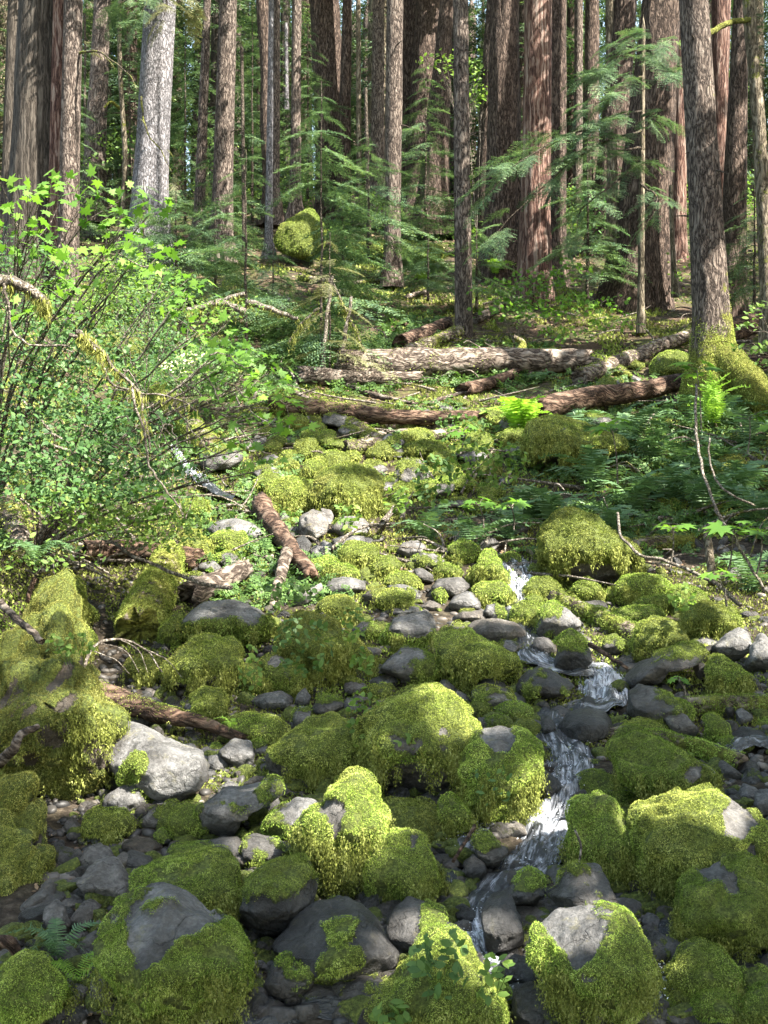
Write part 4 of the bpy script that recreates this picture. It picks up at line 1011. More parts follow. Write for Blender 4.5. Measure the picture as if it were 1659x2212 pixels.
    # slim dark understory stems
    for k, (ut, vt, ub, vb, hw, d, lb, mt) in enumerate((
        (1045, 200, 1055, 1050, 7, 34, 'thin dark stem right of the half sunlit trunk', 'twig_dark'),
        (1580, 380, 1592, 960, 7, 32, 'thin dark stem hung with boughs left of the central pole', 'twig_dark'),
        (365, 60, 370, 800, 5, 45, 'thin dark stem between the dark trunk and the brown trunk', 'twig_dark'),
        (1236, 100, 1238, 420, 7, 55, 'tiny pale far stem above the young hemlocks', 'bark_pale'),
        (985 + 1659, 560, 990 + 1659, 980, 20, 31, 'short mossy pale snag among the drooping boughs', 'bark_mossy'),
        (1240 + 1659, 800, 1255 + 1659, 1180, 9, 30, 'thin yellow-mossed stem beside the enormous trunk', 'bark_mossy'))):
        tree('s%d' % k, lb, ut, ub, vb, hw, hw * 1.25, mt, d=d, vt=vt, Hh=(vb - vt) / FOC * d, crown=False, name='thin_tree', flare=.2, curve_amp=.05)
    # unseen trees added right, left and behind to block sun and low sky
    r = np.random.default_rng(31)
    k = 0
    for (x, y) in ((-7.5, 3), (-9, 8), (6.5, -4), (-10, -2), (3, -13), (8.5, -1), (8, -9), (12.5, 2), (13, -6), (6.6, -3.5), (5.9, 1.6), (10.5, -3), (-7, -11), (6, -11), (-11.5, 13), (-13, 5), (9, 5), (11.5, 10), (14, 3), (8.5, 14), (16, 8), (13.5, 16), (19, 13), (10.5, 21), (17, 21), (22, 6), (15, 27), (21, 28), (19, -2), (12, -2), (24, 18), (25, 27), (18, 34), (23, 36), (27, 42)):
        z = float(H(x, y)); P0 = np.array([x, y, z]); Hh = 19 + 5 * r.random()
        root = bpy.data.objects.new('conifer_tree', None); sc.collection.objects.link(root); root.location = P0
        tag(root, 'tall hemlock added outside the picture to shade the stream', 'tree', 'trees added beyond the picture for their shade')
        V, F, hh, th, C, hs = trunk_geo(P0, P0 + [0.2, 0, 12], 0.32, 0.2, Hh, .5, .03, k, 16, 5, 0.5)
        obj('trunk', mesh('trunk', V - P0, F, M['bark_brown'], {'k': hh * 0}, True), root)
        ac = crown_geo(P0, (6.5 if x > 12 else 8.0) if x > 8 else (8.5 if x > 2 else 8.0), Hh, 3.4, 92 if (5 < x < 13.5 and -7 < y < 8) else 74, BC, r, .7); Vc, Fc = carve_tris(ac)
        obj('crown', mesh('crown', Vc - P0, Fc, M['hemlock']), root); k += 1
def background():
    """conifers standing on the slope far behind, each a trunk and a crown; five kinds of crown reused"""
    r = np.random.default_rng(77); var = []
    for k in range(6):
        ac = crown_geo(np.zeros(3), (0.8, 1.5, 3.0, 0.6, 5.0, 2.2)[k], (15, 20, 22, 11, 22, 17)[k], (2.3, 3.0, 3.2, 2.2, 3.4, 2.8)[k], (70, 80, 80, 60, 80, 74)[k], BM, r, .6)
        me = mesh('crown', np.concatenate(ac.V), np.concatenate(ac.F[3]), M['hemlock_far'])
        V, F, hh, th, C, hs = trunk_geo(np.zeros(3), np.array([0.1, 0, 10]), .2 + .05 * k, .14 + .04 * k, (15, 20, 22, 11, 22, 17)[k], .3, .03, k, 12, 5, .6)
        tm = mesh('trunk', V, F, M[('bark_brown', 'bark_red', 'bark_grey', 'bark_brown', 'bark_red', 'bark_mossy')[k]], {'k': hh * 0}, True)
        var.append((me, tm))
    n = 0; pts = []
    while n < 230:
        y = 48 + 66 * r.random() ** 0.75; x = r.uniform(-0.50, 0.50) * y
        if any((x - a) ** 2 + (y - b_) ** 2 < 4.5 for a, b_ in pts): continue
        pts.append((x, y)); k = r.integers(0, 6); s = r.uniform(.8, 1.25)
        root = bpy.data.objects.new('background_conifer', None); sc.collection.objects.link(root)
        root.location = (x, y, float(H(x, y)) - .1); root.rotation_euler = (0, 0, r.uniform(0, 6.28)); root.scale = (s, s, s)
        tag(root, 'far conifer half hidden in the green depth behind the great trunks', 'tree', 'conifers deep in the forest behind')
        obj('trunk', var[k][1], root); obj('crown', var[k][0], root); n += 1
def hemlock(key, label, ub, vb, d, ht, R, h0=0.5, n=30, hw=9, tm=None, mat='hemlock', lean=0.0, seed=1, gap=None):
    """a young hemlock: thin stem and flat drooping sprays, each bough a part"""
    r = np.random.default_rng(seed); P0 = at(ub, vb, d); r0 = hw / FOC * d
    root = bpy.data.objects.new('young_hemlock', None); sc.collection.objects.link(root); root.location = P0
    tag(root, label, 'young tree', 'young hemlocks under the great trunks')
    P = np.array([P0, P0 + [lean * .5, 0, ht * .5], P0 + [lean, 0, ht]]); cv = curve(P, 20, .03, seed)
    Vt, Ft = tube(cv, np.linspace(r0, r0 * .25, 20), 7); A = Acc(); A.add(Vt - P0, Ft, 0.05); A.mk('trunk', M['twig_dark'], root, smooth=True)
    tm = tm or BF; ac = None; per = max(1, n // 14); ac = Acc(); c = 0
    for i in range(n):
        t = (i + r.random()) / n; h = h0 + (ht - h0) * t; q = cv[int(min(19, h / ht * 19))]
        ln = R * (1 - t) ** .6 * (.6 + .55 * r.random()) + .2; a = i * 2.39996 + r.normal() * .35
        if gap and gap[0] < h < gap[1] and math.cos(a) * gap[2] > -.25: continue
        put_bough(ac, tm[i % 3], q - P0, (math.cos(a), math.sin(a), -.12 + .12 * r.normal()), ln, r.normal())
        Vb, Fb = tube([q - P0, q - P0 + ln * .5 * np.array([math.cos(a), math.sin(a), -.15])], [.012, .005], 4)
        c += 1
        if c % per == 0 or i == n - 1:
            ac.mk('bough', M[mat], root); ac = Acc()
    return root
def bough_line(root, P0, pts, width, n, tm, mat, seed=0, moss=0.2, thick=0.03, back=0.4, droop=-.25, both=True):
    """one big drooping branch: a bent limb with side sprays; a part of its tree"""
    r = np.random.default_rng(seed); cv = curve(pts, 26, .05, seed)
    Vt, Ft = tube(cv, np.linspace(thick, thick * .2, 26), 6); A = Acc(); A.add(Vt - P0, Ft, moss)
    limb = A.mk('branch', M['twig_dark'], root, smooth=True)
    ac = Acc(); N2 = int(n * .55)
    for i in range(N2):
        t = .08 + .9 * r.random(); k = min(24, int(t * 25)); q = cv[k] + r.normal(size=3) * [.10, .14, .07]; T = cv[k + 1] - cv[k]; T /= np.linalg.norm(T)
        s = (-1) ** i; a = r.uniform(.05, .95) * s; ca, sa = math.cos(a), math.sin(a)
        dr = np.array([T[0] * ca - T[1] * sa, T[0] * sa + T[1] * ca, T[2] * .4 + droop * .4 + .16 * r.normal()])
        put_bough(ac, tm[i % 3], q - P0, dr, width * (.45 + .75 * r.random()), r.normal(), 1.25)
    put_bough(ac, tm[0], cv[-3] - P0, cv[-1] - cv[-3], width * .5)
    V = np.concatenate(ac.V); F = np.concatenate(ac.F[3])
    obj('spray', mesh('spray', V, F, M[mat]), limb)
def boughs():
    b = lambda x: 1659 + x
    hemlock('h1', 'young hemlock with broad flat blue-green tiers left of centre', 1388, 1720, 25, 6.6, 2.1, 1.3, 70, 8, seed=3, gap=(2.0, 4.5, -1))
    hemlock('h2', 'young hemlock with grey-green sprays left of the pointed boulder', 1062, 1520, 26, 4.4, 1.8, .9, 42, 8, mat='hemlock', seed=4, gap=(1.5, 4.0, 1))
    hemlock('h3', 'small hemlock with light sprays beside the central pole', 1592, 1130, 31, 3.4, 2.0, .5, 34, 7, seed=5)
    hemlock('h4', 'low spreading hemlock before the silver trunk', 760, 1230, 29, 2.3, 2.2, .3, 34, 7, seed=6)
    hemlock('h5', 'small hemlock hanging lichened twigs by the thin double stems', 1425, 1700, 24, 3.2, 1.2, .8, 18, 6, mat='olive_needle', seed=8)
    hemlock('h6', 'tall young hemlock standing behind the central pole', b(180), 1120, 38, 6.4, 2.0, 1.0, 54, 7, seed=9)
    hemlock('h7', 'young hemlock in shade right of the dead snag', b(880), 1290, 30, 4.0, 1.7, .6, 44, 8, seed=10)
    hemlock('h8', 'small hemlock behind the mossy-footed front trunk', b(1600), 1330, 27, 3.0, 1.3, .4, 30, 7, seed=12)
    hemlock('h9', 'low dark hemlock on slope below the massive ridged trunk', b(400), 1330, 30, 2.2, 1.3, .3, 26, 7, seed=13)
    hemlock('h10', 'tall dim hemlock filling the gap right of the silver trunk', 800, 1010, 41, 7.0, 2.0, .8, 60, 7, seed=14)
    hemlock('h11', 'tall dim hemlock behind the bowed reddish trunk', 1090, 960, 43, 7.5, 2.2, .8, 60, 7, seed=15)
    hemlock('h12', 'tall dim hemlock in the gap left of the silver trunk', 560, 1000, 42, 7.0, 1.9, .8, 60, 7, seed=16)
    q = np.random.default_rng(8)
    for i, (u, v, d, ht, R) in enumerate(((620, 1280, 31, 3.0, 1.5), (930, 1300, 30, 2.6, 1.6), (1180, 1400, 28, 1.8, 1.3), (1480, 1290, 31, 2.8, 1.5), (1700, 1180, 34, 2.6, 1.4), (1850, 1300, 30, 1.6, 1.2), (980, 1120, 36, 4.5, 1.7), (1330, 860, 44, 6.5, 2.0), (2300, 960, 42, 6.0, 1.8), (2560, 1130, 38, 4.4, 1.7), (3020, 1080, 38, 5.5, 1.8), (330, 1020, 40, 6.0, 1.8))):
        hemlock('x%d' % i, ('low hemlock right of the silver trunk foot', 'spreading hemlock before the half sunlit trunk', 'tiny hemlock on the slope below the half sunlit trunk', 'small hemlock in front of the low moss mound', 'hemlock sapling at foot of the central pole', 'tiny hemlock between the central pole and the grey-brown pole', 'hemlock sapling between the slim brown and half sunlit trunks',
            'tall hemlock behind the pointed boulder', 'tall hemlock right of the massive ridged trunk', 'hemlock left of the enormous flaring trunk', 'tall hemlock between the front trunk and the pitted trunk', 'tall hemlock behind the brown straight trunk')[i], u, v, d, ht, R, .3, 34 if ht < 4 else 50, 7, seed=60 + i)
    # the great drooping branches at upper right belong to a hemlock just behind the enormous trunk's left side
    root = tree('hx', 'hemlock with great drooping layered boughs at upper right', b(1120), b(1110), 1330, 9, 15, 'bark_mossy', d=28, vt=120, Hh=(1330 - 60) / FOC * 28, crown=False, name='hemlock_tree', flare=.2)
    P0 = TREES['hx']['P0']
    def pt(u, v, d): return at(b(u), v, d)
    L_ = [([pt(1118, 190, 28), pt(1180, 260, 27.2), pt(1250, 330, 26.6)], 1.0, 20), ([pt(1118, 210, 28), pt(1020, 240, 27.4), pt(900, 330, 27)], 1.15, 26),
          ([pt(1115, 160, 28), pt(1080, 150, 27.5), pt(960, 210, 27.2)], .8, 20), ([pt(1115, 330, 28), pt(1050, 340, 27), pt(1000, 400, 26.6), pt(860, 480, 26.2)], 1.0, 26),
          ([pt(1112, 480, 28), pt(980, 520, 26.6), pt(780, 590, 26), pt(560, 720, 25.6), pt(420, 880, 25.4)], 1.15, 44), ([pt(1112, 500, 28), pt(1150, 500, 26.8), pt(1210, 560, 26.6)], .7, 16),
          ([pt(1112, 560, 28), pt(900, 640, 26.6), pt(640, 850, 26), pt(430, 1060, 25.8)], 1.1, 40), ([pt(1110, 640, 28), pt(1000, 660, 27), pt(1180, 720, 26.8)], .8, 20),
          ([pt(1110, 700, 28), pt(1010, 780, 27), pt(860, 900, 26.6), pt(830, 1000, 26.6)], .8, 30), ([pt(1110, 800, 28), pt(1180, 860, 27), pt(1120, 1000, 26.8)], .7, 20),
          ([pt(1118, 250, 28), pt(1190, 190, 27.2), pt(1255, 230, 26.6)], .8, 18)]
    for i, (p, wd, n) in enumerate(L_): bough_line(root, P0, p, wd * .95, int(n * 1.5), BF, 'hemlock', i + 40)
    # mossy limbs and drooping tips at the top left, on the dark trunk and the silver trunk
    T = TREES['t2']; P0 = T['P0']
    bough_line(T['root'], P0, [at(330, 235, 29), at(420, 225, 28.4), at(520, 290, 28), at(600, 380, 27.8)], .35, 6, BM, 'olive_needle', 61, .35, .035)
    T = TREES['t5']; P0 = T['P0']
    for i, p in enumerate(([at(700, -60, 34), at(640, 0, 32), at(600, 90, 31.5)], [at(700, -80, 34), at(720, 10, 32), at(700, 100, 31.6)], [at(690, -60, 34), at(560, -20, 32), at(500, 60, 32)], [at(700, -60, 34), at(800, -20, 32), at(830, 60, 32)])):
        bough_line(T['root'], P0, p, .9, 26, BF, 'olive_needle' if i % 2 else 'hemlock', 70 + i, .2, .03)
    bough_line(T['root'], P0, [at(610, 420, 33.5), at(630, 560, 32.6), at(700, 660, 32.4), at(780, 820, 32.2)], .5, 12, BM, 'olive_needle', 66, .5, .03)
    T = TREES['t29']; P0 = T['P0']
    V, F = tube(curve([at(b(1590), 85, 24), at(b(1500), 95, 23.6), at(b(1405), 145, 23.3)], 16, .03), np.linspace(.055, .06, 16), 8); A = Acc(); A.add(V - P0, F, .6); A.mk('branch', M['bark_mossy'], T['root'], smooth=True)
    T = TREES['t20b']; P0 = T['P0']
    V, F = tube(curve([at(b(690), 900, 31), at(b(740), 790, 30.6), at(b(790), 680, 30)], 12, .03), np.linspace(.035, .06, 12), 7); A = Acc(); A.add(V - P0, F, .1); A.mk('branch', M['twig_dark'], T['root'], smooth=True)
    T = TREES['t4']; P0 = T['P0']
    V, F = tube(curve([at(518, 470, 34), at(480, 440, 33.7), at(450, 465, 33.6)], 12, .02), np.linspace(.05, .03, 12), 7); A = Acc(); A.add(V - P0, F, .6); A.mk('branch', M['bark_mossy'], T['root'], smooth=True)
# ------------------------------------------------------------------ fallen logs, sticks
def log(label, pts, r0, r1, mat='log', name='fallen_log', moss=0.0, mtop=0.0, d=None, dd=None, jag=0.25, group=None, sag=0.0, cat='log', tuft=0.0, nseg=None, lift=0.0, tone='o', flat=0.0, seed=None, mend=None):
    """pts: (U, V) or (U, V, dist). r in grid units"""
    P = []; ds = []
    for q in pts:
        dh = hit(min(max(q[0], 0), 3318), min(q[1] + r0 * .8, 4420)) - .12; dq = q[2] if len(q) > 2 else (d or dh)
        if name in ('fallen_log', 'mossy_log') and abs(dh - dq) < .28 * dq: dq = dh - lift
        P.append(at(q[0], q[1], dq)); ds.append(dq)
    dm = float(np.mean(ds)); P = np.array(P); r0, r1 = r0 / FOC * dm, r1 / FOC * dm
    Ln = np.linalg.norm(np.diff(P, axis=0), axis=1).sum()
    seed = seed if seed is not None else int(abs(pts[0][0]) + abs(pts[0][1])) % 991
    n = int(np.clip(Ln / (dm / 1200 * 3.5), 8, 160)); ns = nseg or int(np.clip(r0 / (dm / 1200) * 1.8, 6, 40))
    cv = curve(P, n, 0.04 * min(1, Ln / 3), seed); R = np.linspace(r0, r1, n)
    V, F = tube(cv, R, ns)
    Vr = V.reshape(n, ns, 3); C = cv[:, None]; off = Vr - C
    q = V / max(r0, .06) * .9; q[:, 0] *= 0.8; q *= 1.6
    nz = (np.abs(pn(q * 1.3, seed % 37)) * 1.6 - .4 + .5 * fbm(q * 2.5, 2, 7)).reshape(n, ns, 1)
    off = off * (1 + 0.07 * nz)
    off[..., 2] *= (1 - flat)
    Vr = C + off
    # broken, splintered ends
    T0 = cv[0] - cv[1]; T0 /= np.linalg.norm(T0); T1 = cv[-1] - cv[-2]; T1 /= np.linalg.norm(T1); rr = np.random.default_rng(seed)
    Vr[0] += T0 * (rr.random(ns)[:, None] * jag * r0 * 2.2); Vr[-1] += T1 * (rr.random(ns)[:, None] * jag * r1 * 2.2)
    V = Vr.reshape(-1, 3); c0 = len(V); V = np.vstack([V, cv[0] + T0 * -.35 * r0, cv[-1] - T1 * .35 * r1])
    j = np.arange(ns); j2 = (j + 1) % ns
    Ft = np.concatenate([np.stack([j2, j, np.full(ns, c0)], 1), np.stack([(n - 1) * ns + j, (n - 1) * ns + j2, np.full(ns, c0 + 1)], 1)])
    Nn = np.zeros_like(V); Nn[:n * ns] = (V[:n * ns].reshape(n, ns, 3) - C).reshape(-1, 3); Nn /= np.linalg.norm(Nn, axis=1)[:, None] + 1e-9
    k = moss + mtop * np.clip(Nn[:, 2], 0, 1) + 0.5 * fbm(V * 2.2, 2, 14)
    if mend is not None:
        s = np.repeat(np.linspace(0, 1, n), ns); s = np.append(s, [0, 1]); k = k + (mend[0] * (1 - s) + mend[1] * s)
    base = cv[n // 2].copy(); base[2] = V[:, 2].min()
    me = mesh('log', V - base, [F, Ft], M[mat], {'k': k}, True)
    o = obj(name, me, None, base); tag(o, label, cat, group)
    if tuft:
        mk = np.clip(0.15 + k, 0, 1); nn = vnormals(V, F)
        if (nn[:n * ns] * Nn[:n * ns]).sum() < 0: nn = -nn
        t = tufts(V, nn, F, mk, dm, tone, tuft)
        if t is not None: obj('moss', mesh('moss', t[0] - base, t[1], M['moss'], {'tone': t[2]}), o)
    return o
def TP(t, s):
    r = []
    for q in s.split():
        a = [float(x) for x in q.split(',')]; X, Y = tl(t, a[0], a[1]); r.append((X, Y, *a[2:]))
    return r
def build_logs():
    log('long pale-barked log lying level across the slope', TP('D', '-150,480,25.6 120,468,25.5 450,455,25.5 860,452,25.6'), 76, 50, 'log', moss=-.05, mtop=.0, tuft=.7, jag=.5, mend=(.25, 0))
    for i, (a, lb, r0, r1, mt, ms) in enumerate((
        ('1270,590 1330,615 1400,640', 'thin dark pole lying left of the red-middled mossy log', 12, 9, 'log', .3),
        ('1500,560 1620,600 1800,640', 'grey pole slanting beneath the left end of the pale log', 12, 9, 'log', .0),
        ('1850,640 1960,600 2080,585', 'weathered pole crossing under the middle of the pale log', 10, 8, 'log', .1),
        ('1050,130 1180,165 1290,210', 'mossy fallen limb on the slope below the pointed boulder', 16, 10, 'log', .5),
        ('1300,90 1480,120 1650,105', 'mossy limb lying right of the pointed boulder', 15, 12, 'log', .5),
        ('1750,180 1860,150 1960,140', 'grey limb lying left of the grey-brown pole', 12, 9, 'log', .1),
        ('1100,250 1250,270 1420,250', 'long rotten limb across the mossy slope in the centre', 14, 10, 'log_rot', .4),
        ('1500,220 1620,250 1760,300', 'rotten limb running down to the young hemlock', 13, 10, 'log_rot', .3),
        ('2350,700 2480,690 2620,655', 'moss-coated log under the arched moss mound', 20, 16, 'log', .5),
        ('2500,440 2620,470 2720,520', 'short mossy log between the moss mounds', 20, 16, 'log', .6),
        ('1080,-40 1300,-60 1500,-40', 'far fallen log behind the pointed boulder', 16, 12, 'log_rot', .0),
        ('1450,-60 1600,-50 1720,-66', 'far red log right of the pointed boulder', 14, 10, 'log_rot', .0))):
        log(lb, TP('C', a), r0, r1, mt, moss=ms - .1, tuft=.8 if ms > .25 else 0)
    log('grey broken slab under left end of the long pale log', TP('D', '-330,520,24.6 -100,530,24.8 140,520,25'), 42, 22, 'log', moss=0.0, jag=.8)
    log('red rotten chunk wedged beneath the long pale log', TP('D', '365,575,24.6 460,548,24.8 560,510,25.2'), 32, 22, 'log_rot', jag=.8)
    log('brown fissured log slanting up towards the mossy-footed trunk', TP('D', '670,655,21.6 900,610,21.6 1130,580,22 1370,520,22.6'), 52, 38, 'log_rot', moss=-.1, jag=.6, mtop=.05, lift=.6)
    log('end of brown log poking out right of the mossy-footed trunk', TP('D', '1540,475,22.6 1700,450,22.8'), 34, 30, 'log_rot')
    log('moss-covered log with a red middle below the long pale log', TP('C', '1200,650,23.6 1420,665,23.4 1660,690,23 2080,705,22.4'), 46, 28, 'log_rot', moss=-.1, mtop=.3, tuft=1.0, mend=(.55, -.1), jag=.5, lift=.4)
    log('thin bare grey log lying across the mossy rocks', TP('D', '-40,775,21.4 200,745,21.4 420,715,21.4'), 15, 12, 'log', jag=1.2)
    log('green mossy log under the thin bare grey one', TP('C', '1500,830,20.6 1659,805,20.6 1880,775,20.8 2080,740,21'), 32, 24, 'log', moss=.5, tuft=1.0)
    log('short leaning mossy log end above the sunlit boulders', TP('C', '1480,705,21.6 1560,750,21 1640,800,20.6'), 30, 28, 'log', moss=.45, tuft=1.0)
    log('mossy green log behind the grey-brown pole', TP('D', '105,410,28 200,375,28.6 330,320,29.4'), 26, 24, 'log', moss=.4, tuft=.6)
    log('split brown log left of the grey-brown pole', TP('D', '80,375,28.6 160,340,29 270,290,29.8'), 36, 26, 'log_rot', jag=.7)
    log('brown log climbing right from behind the grey-brown pole', TP('D', '400,270,30 500,225,31 620,170,32.4'), 22, 16, 'log', moss=.1)
    log('thin mossy pole leaning on the slope left of the grey-brown pole', TP('D', '-10,320,29 40,360,28.4 100,412,27.6'), 10, 10, 'log', moss=.3, name='fallen_pole')
    log('long grey log climbing right behind the moss mounds', TP('D', '850,530,25.2 1080,430,26.2 1340,330,27.6'), 38, 26, 'log', moss=.15, mtop=.2, tuft=.4)
    log('dark red log beyond the mossy-footed trunk', TP('D', '1470,330,25.5 1590,290,26 1720,250,26.4'), 52, 40, 'log_rot', jag=.6)
    log('grey branch lying over the dark red log', TP('D', '1480,280,25 1600,240,25.2 1700,205,25.4'), 16, 12, 'log')
    log('short dead stump-like branch standing on the long pale log', TP('D', '580,520,25 575,440,25 600,380,25.2 560,350,25.2'), 28, 10, 'bark_mossy', name='broken_stump', moss=.3, cat='stump')
    log('weathered grey limb leaning against the long pale log', TP('D', '600,470,24.9 630,510,24.5 660,550,24.2'), 20, 18, 'log', name='fallen_branch', cat='branch')
    log('red-brown driftwood trunk leaning down over the rocks', TP('E', '1130,-25,15.9 1200,80,15.6 1270,180,15.3 1345,270,15'), 48, 30, 'log_rot', jag=.7, moss=-.1)
    log('pale stick with peeling bark standing below the driftwood trunk', TP('E', '1240,175,14.9 1210,280,14.3 1178,412,13.7'), 30, 18, 'log', name='fallen_branch', cat='branch', mend=(.3, 0))
    log('pinkish scaly log pointing at the driftwood trunk', TP('E', '830,350,14.6 930,310,15 1050,250,15.4'), 58, 44, 'log', moss=-.15, jag=.5)
    log('thin crooked limb running on from the pinkish log', TP('E', '1050,262,15.3 1100,230,15.4 1140,205,15.4 1180,195,15.4'), 18, 14, 'log', name='fallen_branch', cat='branch')
    log('brown crumbling log behind the mossy stump log', TP('E', '380,165,16.2 600,170,16 840,205,15.7'), 44, 52, 'log_rot', jag=.4, mtop=.15, tuft=.25)
    log('shaggy mossy stump log slanting down left of the humped boulder', TP('E', '730,200,15.2 680,320,14.6 600,490,13.6'), 66, 92, 'log', moss=.6, tuft=1.2, name='mossy_log', jag=.5)
    log('decayed mossy log lying left above the sloping slab', TP('E', '300,760,10.6 480,800,10.6 680,870,10.5 850,905,10.4 1040,978,10.2'), 72, 22, 'log_rot', moss=.05, mtop=.25, tuft=1.0, flat=.15, jag=.6, mend=(.25, -.3))
    log('sunlit moss-covered log plunging towards the upper stream', TP('C', '690,600,21 760,680,20 840,760,19.4 900,820,19'), 58, 52, 'log', moss=.6, tuft=1.2, name='mossy_log', tone='y')
    log('mossy log lying diagonally among the mid boulders', TP('F', '730,368,12.9 850,420,12.4 980,480,11.9 1090,530,11.6'), 30, 44, 'log', moss=.5, tuft=1.1, name='mossy_log', tone='g')
    log('long thin mossy log beside the lower cascade', TP('F', '890,945,10.1 1100,965,10 1300,1000,9.9 1540,1080,9.6'), 26, 34, 'log', moss=.5, tuft=1.1, name='mossy_log', tone='g')
    log('straight mossy log at right above the black pool', TP('F', '1300,835,10.6 1500,828,10.6 1720,830,10.6'), 34, 40, 'log', moss=.5, tuft=1.0, name='mossy_log', tone='g')
    log('mossy orange-brown log at the right edge below the ferns', TP('D', '1440,1000,17.6 1560,985,17.6 1720,995,17.6'), 34, 30, 'log_rot', moss=.1, mtop=.5, tuft=.8, name='mossy_log')
    log('mossy log under the ferns right of the great boulder', TP('F', '1080,150,15.2 1200,130,15.2 1330,125,15.3'), 32, 26, 'log', moss=.5, tuft=.8, name='mossy_log')
    log('dark driftwood splinter over the little waterfall', TP('F', '890,572,11.4 960,615,11.1 1045,672,10.7'), 12, 8, 'log_rot', name='driftwood_stick', cat='stick')
    log('short brown stick propped in the cascade pool', TP('H', '392,250,8.4 350,320,8.1 300,402,7.9'), 9, 8, 'log_rot', name='driftwood_stick', cat='stick')
    log('curved bare twig standing against the tall mossy hump', TP('H', '825,268,7.7 850,330,7.65 845,400,7.6 825,455,7.6'), 5, 6, 'twig', name='bare_twig', cat='twig')
    log('long thin bent branch crossing above the humped boulder', TP('E', '475,128,13.6 620,210,13.2 760,265,12.9 870,305,12.6 1000,332,12.4'), 7, 9, 'twig', name='bare_branch', cat='branch')
    log('arching bare branch over the decayed mossy log', TP('E', '358,705,10.3 380,620,10.4 430,565,10.6 520,550,10.8 620,590,11 700,690,10.9'), 9, 3, 'twig', name='bare_branch', cat='branch')
    for i, s in enumerate(('520,550,10.8 600,600,10.8 640,700,10.7', '430,565,10.6 540,600,10.6 600,690,10.5', '400,600,10.5 500,640,10.4 560,700,10.4', '620,590,11 720,640,10.9 790,720,10.8')):
        log('fine side twig of the arching bare branch over the mossy log', TP('E', s), 3, 1.5, 'twig', name='bare_twig', cat='twig', group='fine twigs round the arching branch')
    log('pale forked twig lying on the small grey stones', TP('E', '1345,790,12.1 1400,760,12.1 1425,690,12.2'), 5, 3, 'twig', name='bare_twig', cat='twig')
    log('small white twig near the round moss clump', TP('E', '790,805,11.4 830,760,11.4 880,728,11.5'), 5, 3, 'twig', name='bare_twig', cat='twig')
    log('long bent bare branch hanging before the great mossy boulder', TP('F', '1005,0,13.4 1030,110,13 1100,180,12.8 1220,215,12.7 1400,290,12.4 1540,400,12'), 6, 9, 'twig', name='bare_branch', cat='branch')
    log('slender bare branch sweeping down at the right edge', TP('F', '1430,-10,12.8 1510,110,12.6 1580,230,12.5 1640,330,12.4'), 8, 6, 'twig', name='bare_branch', cat='branch')
    log('thin leaning stem before the ferns at right', TP('D', '1345,560,14.6 1350,760,14 1370,900,13.6 1440,1106,13'), 6, 7, 'twig', name='bare_branch', cat='branch')
    log('second thin stem curling up beside the leaning one', TP('D', '1405,790,14 1410,900,13.8 1460,1000,13.4 1600,1080,13.2'), 4, 5, 'twig', name='bare_branch', cat='branch')

    log('upright mossy broken stick among the leafy plants at right', TP('F', '1395,80,13.4 1405,170,13.2 1420,300,13'), 16, 20, 'bark_mossy', name='broken_stump', cat='stump', moss=.2)
    log('red root curling out of the bank at bottom left', TP('G', '-40,770,6.9 30,750,6.8 70,790,6.8 90,850,6.8'), 34, 18, 'log_rot', name='bare_root', cat='root')
    log('dead root sticking out of the high mossy bank', TP('E', '0,1080,8.2 60,1020,8.1 90,960,8.2 160,930,8.3'), 26, 14, 'log', name='bare_root', cat='root')
    log('pale root lying along the crest of the high bank', TP('E', '0,390,9.4 70,460,9.2 130,510,9 180,560,8.9'), 18, 14, 'log', name='bare_root', cat='root')
    log('broken brown stub at left edge of the bank', TP('E', '150,285,12 130,340,12 118,390,12'), 12, 10, 'log_rot', name='broken_stump', cat='stump')
    log('orange rotten wood stub standing by the upper pool', TP('C', '868,1040,18.4 872,1080,18.2 866,1110,18'), 10, 14, 'log_rot', name='broken_stump', cat='stump')
    log('old mossy trunk leaning at far left behind the bank', TP('E', '-40,-160,14.5 40,0,14 90,140,13.4 130,200,13'), 50, 50, 'log', name='mossy_log', moss=.3, tuft=.6)
# ------------------------------------------------------------------ the stream
def make_water():
    m, n, out = newmat('stream_water')
    uvn = attr(n, 'flow'); fall = attr(n, 'fall').outputs['Fac']
    t = noise(n, 1.0, 7, 0.68, uvn.outputs['Vector'], (26, 4.5, 1)); t2 = noise(n, 1.0, 5, 0.6, uvn.outputs['Vector'], (60, 9, 1))
    f = math_(n, 'ADD', math_(n, 'MULTIPLY', t, 0.75), math_(n, 'MULTIPLY', t2, 0.35))
    f = math_(n, 'ADD', f, math_(n, 'MULTIPLY', fall, 0.30))
    fo = ramp(n, f, [(0.71, (0, 0, 0)), (0.79, (0.25, 0.25, 0.25)), (0.98, (1, 1, 1))])
    deep = (0.018, 0.02, 0.022)
    c = mixc(n, fo, deep, (0.62, 0.65, 0.72))
    rp = noise(n, 1.0, 5, 0.6, uvn.outputs['Vector'], (34, 14, 1))
    princ(n, out, c, math_(n, 'ADD', math_(n, 'MULTIPLY', fo, 0.45), 0.06), bump(n, math_(n, 'ADD', rp, math_(n, 'MULTIPLY', t, .8)), 0.8, 0.05), 0.6)
    return m
WM = None
